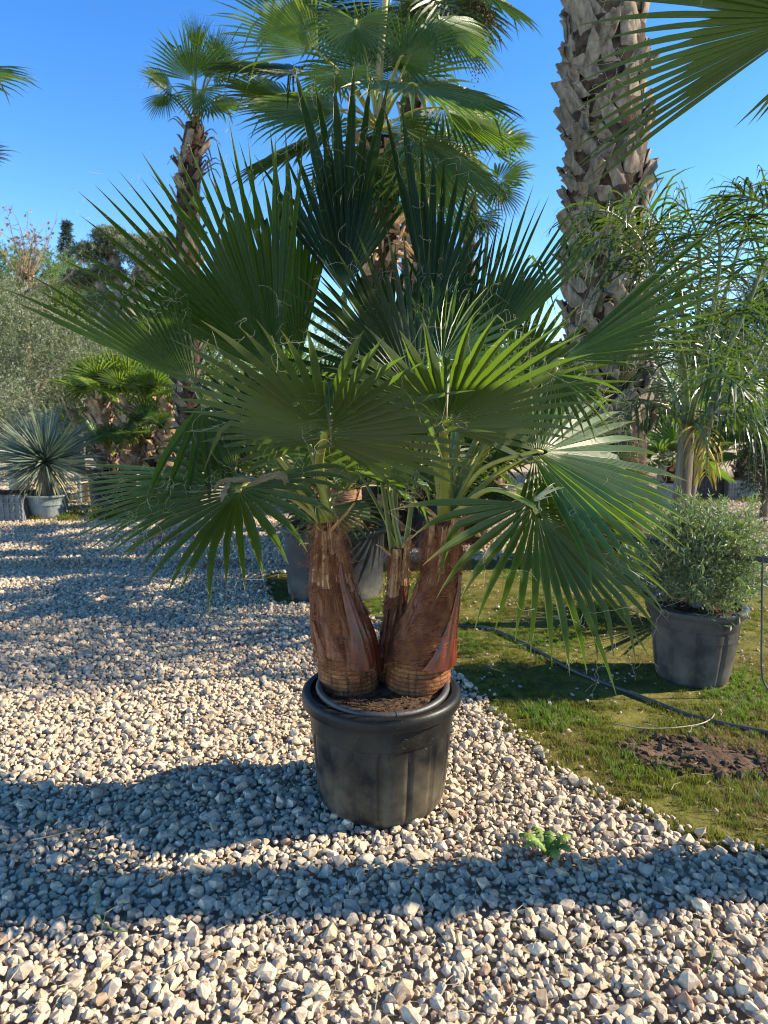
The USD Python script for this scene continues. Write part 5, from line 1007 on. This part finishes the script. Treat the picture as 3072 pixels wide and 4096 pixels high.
# cedar spire
b = at(270, 28.0); r = np.random.default_rng(60); t = thing('cedar_tree', 'narrow blue-green cedar spire against the sky on the left', 'tree', b)
tp = P(266, 888, 28.0); part(t, 'trunk', limb([b, (b + tp) / 2, tp], .16, .01), M['dark_bark'], smooth=True)
n = 420; h = r.uniform(.25, 1, n); a = r.uniform(0, 6.28, n); w = (1 - h) * 1.5 + .06; q0 = b + (tp - b) * h[:, None]; dd = np.stack([np.cos(a), np.sin(a), r.uniform(-.25, .1, n)], 1); s = r.uniform(.1, 1, (n, 14)); qq = q0[:, None] + dd[:, None] * (s * w[:, None])[..., None] + r.normal(0, .05, (n, 14, 3))
part(t, 'crown', leaf_cloud(qq.reshape(-1, 3), nrm(np.repeat(dd, 14, 0) + r.normal(0, .5, (n * 14, 3))), r.normal(size=(n * 14, 3)), .16, .04), M['cedar'], kind='stuff')
# sparse brown tree
b = at(90, 16.0); r = np.random.default_rng(61); t = thing('bare_tree', 'sparse nearly leafless tree with a few brown leaves at the upper left', 'tree', b); ms = []; lp = []
t0 = P(100, 1130, 16.0); ms.append(limb([b, (b + t0) / 2 + [.1, 0, 0], t0], .1, .06))
for k in range(20):
    e = P(r.uniform(-80, 230), r.uniform(780, 1090), 16.0) + [0, r.uniform(-.8, .8), 0]; m_ = (t0 + e) / 2 + r.normal(0, .15, 3); c = bez([t0 + r.normal(0, .1, 3), m_, e], 12); ms.append(tube(c, np.linspace(.02, .004, 12), 5))
    for _ in range(5):
        q = c[int(r.uniform(4, 12))]; d = nrm(r.normal(size=3) + [0, 0, .4]); ms.append(tube([q, q + d * .15, q + d * .32 + [0, 0, .03]], [.006, .005, .003], 4))
        if r.uniform() < .55: lp += [q + d * r.uniform(.1, .35) + r.normal(0, .03, 3) for _ in range(3)]
for pts in (((60, 1200), (140, 1150), (240, 1130), (330, 1040)), ((90, 1230), (180, 1240), (260, 1290))): part(t, 'branch', limb([P(x, y, 13.0) for x, y in pts], .035, .012), M['twig'], smooth=True)
part(t, 'trunk', merge(ms), M['twig'], smooth=True); lp = np.array(lp); part(t, 'crown', leaf_cloud(lp, r.normal(size=lp.shape), r.normal(size=lp.shape), .1, .06), M['autumn'], kind='stuff')
# right background
b = at(2650, 14.0); tree('olive_tree', 'pale olive tree behind the feather palm on the right', b, ([b + [0, 0, .6], b + [0, 0, 1.0]], (.15, .1)), [(*P(2620, 1480, 14), 1.0, .9, .75), (*P(2780, 1560, 14.2), 1.0, .9, .7), (*P(2500, 1600, 14), .8, .8, .6)], 'olive', 2200, leaf=(.075, .019), seed=50)
b = at(3000, 15.0); tree('olive_tree', 'wide olive tree at the right edge behind the fronds', b, ([b + [0, 0, .7], b + [0, 0, 1.2]], (.18, .12)), [(*P(2950, 1540, 15), 1.1, .9, .75), (*P(3120, 1500, 15), 1.1, .9, .8), (*P(2860, 1640, 14.6), .8, .8, .6)], 'olive', 2200, leaf=(.075, .019), seed=51)
b = at(2300, 16.0); tree('olive_tree', 'olive tree in the gap behind the massive trunk', b, ([b + [0, 0, .6], b + [0, 0, 1.0]], (.15, .1)), [(*P(2250, 1560, 16), 1.2, .9, .8), (*P(2420, 1600, 16), 1.0, .9, .7)], 'olive', 1600, leaf=(.08, .02), seed=52)
b = at(3040, 24.0); tree('dark_conifer', 'dark conifer standing at the right edge above the olive trees', b, ([b + [0, 0, 2], b + [0, 0, 4.2]], (.25, .12)), [(*P(3040, 1330, 24), 1.0, 1.0, 1.2), (*P(3090, 1180, 24), .8, .8, .9), (*P(3000, 1420, 24), .9, .9, .7)], 'darktree', 1600, leaf=(.16, .04), bark='dark_bark', seed=53)
b = at(2880, 27.0); tree('dark_conifer', 'small dark conifer top peeking over the olive trees on the right', b, ([b + [0, 0, 2], b + [0, 0, 4]], (.2, .1)), [(*P(2880, 1280, 27), .5, .5, .6), (*P(2860, 1400, 27), .9, .9, .8)], 'darktree', 800, leaf=(.16, .04), bark='dark_bark', seed=54)
b = at(3060, 9.4); tree('dark_shrub', 'dark round shrub at the right edge above the gravel', b, ([b + [0, 0, .3], b + [0, 0, .5]], (.06, .04)), [(*P(3060, 1850, 9.4), .3, .3, .42), (*P(3100, 1780, 9.4), .35, .3, .4)], 'darktree', 900, L=.15, leaf=(.04, .016), cat='shrub', bark='dark_bark', seed=55)
small_palm('fan_palm', 'spiky grey-green palm above the planter boxes at the far right', at(2960, 11.8, .3), .45, .1, 14, .35, .55, 56, mats=('leaf_bright',), boots=.09, el=(-.1, 1.3))
small_palm('fan_palm', 'shaggy-stemmed palm growing in the black planter at the far right', at(2830, 12.0, .3), 1.0, .12, 12, .6, .6, 57, mats=('leaf_bright', 'leaf'), boots=.1)
small_palm('fan_palm', 'pale green palm behind the cane stem on the right', at(2680, 10.8, .3), .35, .08, 14, .4, .55, 58, mats=('leaf_bright',), boots=.08)
b = at(1000, 9.6); tree('yellow_green_shrub', 'glossy yellow-green shrub glimpsed under the left leaves of the central palm', b, ([b + [0, 0, .2], b + [0, 0, .4]], (.04, .03)), [(*P(990, 1830, 9.6), .55, .4, .35), (*P(1100, 1780, 9.9), .5, .4, .4)], 'shrubleaf', 500, L=.2, per=8, leaf=(.11, .045), cat='shrub', seed=59)
b = at(1330, 10.2); tree('yellow_green_shrub', 'leafy shrub low behind the big black pot', b, ([b + [0, 0, .2], b + [0, 0, .4]], (.04, .03)), [(*P(1300, 1800, 10.2), .6, .4, .5), (*P(1480, 1750, 10.4), .6, .4, .6)], 'shrubleaf', 600, L=.2, per=8, leaf=(.1, .04), cat='shrub', seed=63)

# ------------------------------------------------------------------ small things on the gravel
r = np.random.default_rng(95); wc = G(2195, 3425, .02); wd = thing('weed', 'small bright green weed with jagged leaves growing through the gravel', 'weed', wc)
for k, (a, L) in enumerate(((2.7, .1), (3.3, .085), (.4, .085), (-.6, .07), (-1.5, .075), (1.3, .06), (2.0, .09))):
    d = np.array([math.cos(a), math.sin(a), 0]); s = np.array([-math.sin(a), math.cos(a), 0]); nu = 15; u = np.linspace(0, 1, nu); wv = .014 * np.sin(u * PI) ** .5 * (1 + .55 * np.where(np.arange(nu) % 2, 1, -1)) + .002
    g_ = np.stack([wc + d * (u_ * L) + s * q * w_ + np.array([0, 0, .012 + .05 * math.sin(u_ * 2.2) - .01 * q * q]) for u_, w_ in zip(u, wv) for q in (-1, 0, 1)]).reshape(nu, 3, 3)
    part(wd, 'leaf', slab(g_, .001), M['weed'], smooth=True)
for k, (pts, mt, lab, rad) in enumerate((
    (((330, 3430), (400, 3330), (470, 3210)), 'twig', 'thin dark twig lying across the shaded gravel on the left', .003),
    (((120, 3360), (200, 3345), (330, 3310)), 'straw', 'pale dry stalk on the sunlit gravel at the lower left', .0025),
    (((170, 2455), (220, 2470), (250, 2490)), 'twig', 'short brown twig on the far gravel at the left', .004),
    (((380, 3650), (395, 3560), (410, 3510)), 'weed', 'upright green stalk poking from the gravel at the lower left', .002),
    (((380, 3660), (450, 3720), (510, 3725)), 'weed', 'bent green stem lying on the gravel at the lower left', .003),
    (((960, 4040), (1010, 3960), (1040, 3900)), 'straw', 'pale straw at the bottom edge left of centre', .0018),
    (((2800, 3900), (2840, 3850), (2860, 3770)), 'weed', 'pale green grass blade at the lower right', .002),
    (((2330, 3420), (2370, 3400), (2410, 3388)), 'straw', 'short straw beside the jagged weed', .002),
    (((1210, 3990), (1300, 3960), (1420, 3975)), 'straw', 'long straw lying at the bottom centre', .0016),
    (((2000, 3130), (2090, 3110), (2200, 3118)), 'twig', 'thin twig on the gravel right of the central pot', .002),
    (((2040, 3980), (2120, 4010), (2180, 4060)), 'twig', 'dark twig near the bottom right', .002))):
    hts = np.linspace(.035, .05, len(pts)) + (.04 if 'upright' in lab or 'blade' in lab else 0) * np.linspace(0, 1, len(pts))
    single('twig' if mt == 'twig' else 'stalk', lab, 'twig' if mt == 'twig' else 'stalk', tube(bez([G(x, y, z) for (x, y), z in zip(pts, hts)], 10), np.linspace(rad, rad * .5, 10), 6), M[mt], smooth=True)

# dry bits scattered over the gravel and the grass
r = np.random.default_rng(97); ms = []
for _ in range(260):
    q = G(r.uniform(-50, 3120), 2400 + 1690 * r.uniform() ** .8, .03); a = r.uniform(0, 6.28); L = r.uniform(.015, .075) * (1 if r.uniform() < .8 else 1.8); d = np.array([math.cos(a), math.sin(a), r.uniform(-.1, .25)]); b_ = np.array([-math.sin(a), math.cos(a), .2]) * L * r.uniform(-.25, .25)
    if np.hypot(*(q[:2] - POT)) < .32: continue
    ms.append(tube([q, q + d * L * .5 + b_, q + d * L], [.0008, .0011, .0005], 4))
single('dry_litter', 'scattered dry straws and bits lying over the gravel and grass', 'litter', merge(ms), M['straw'], base=(0, 0, 0), kind='stuff')
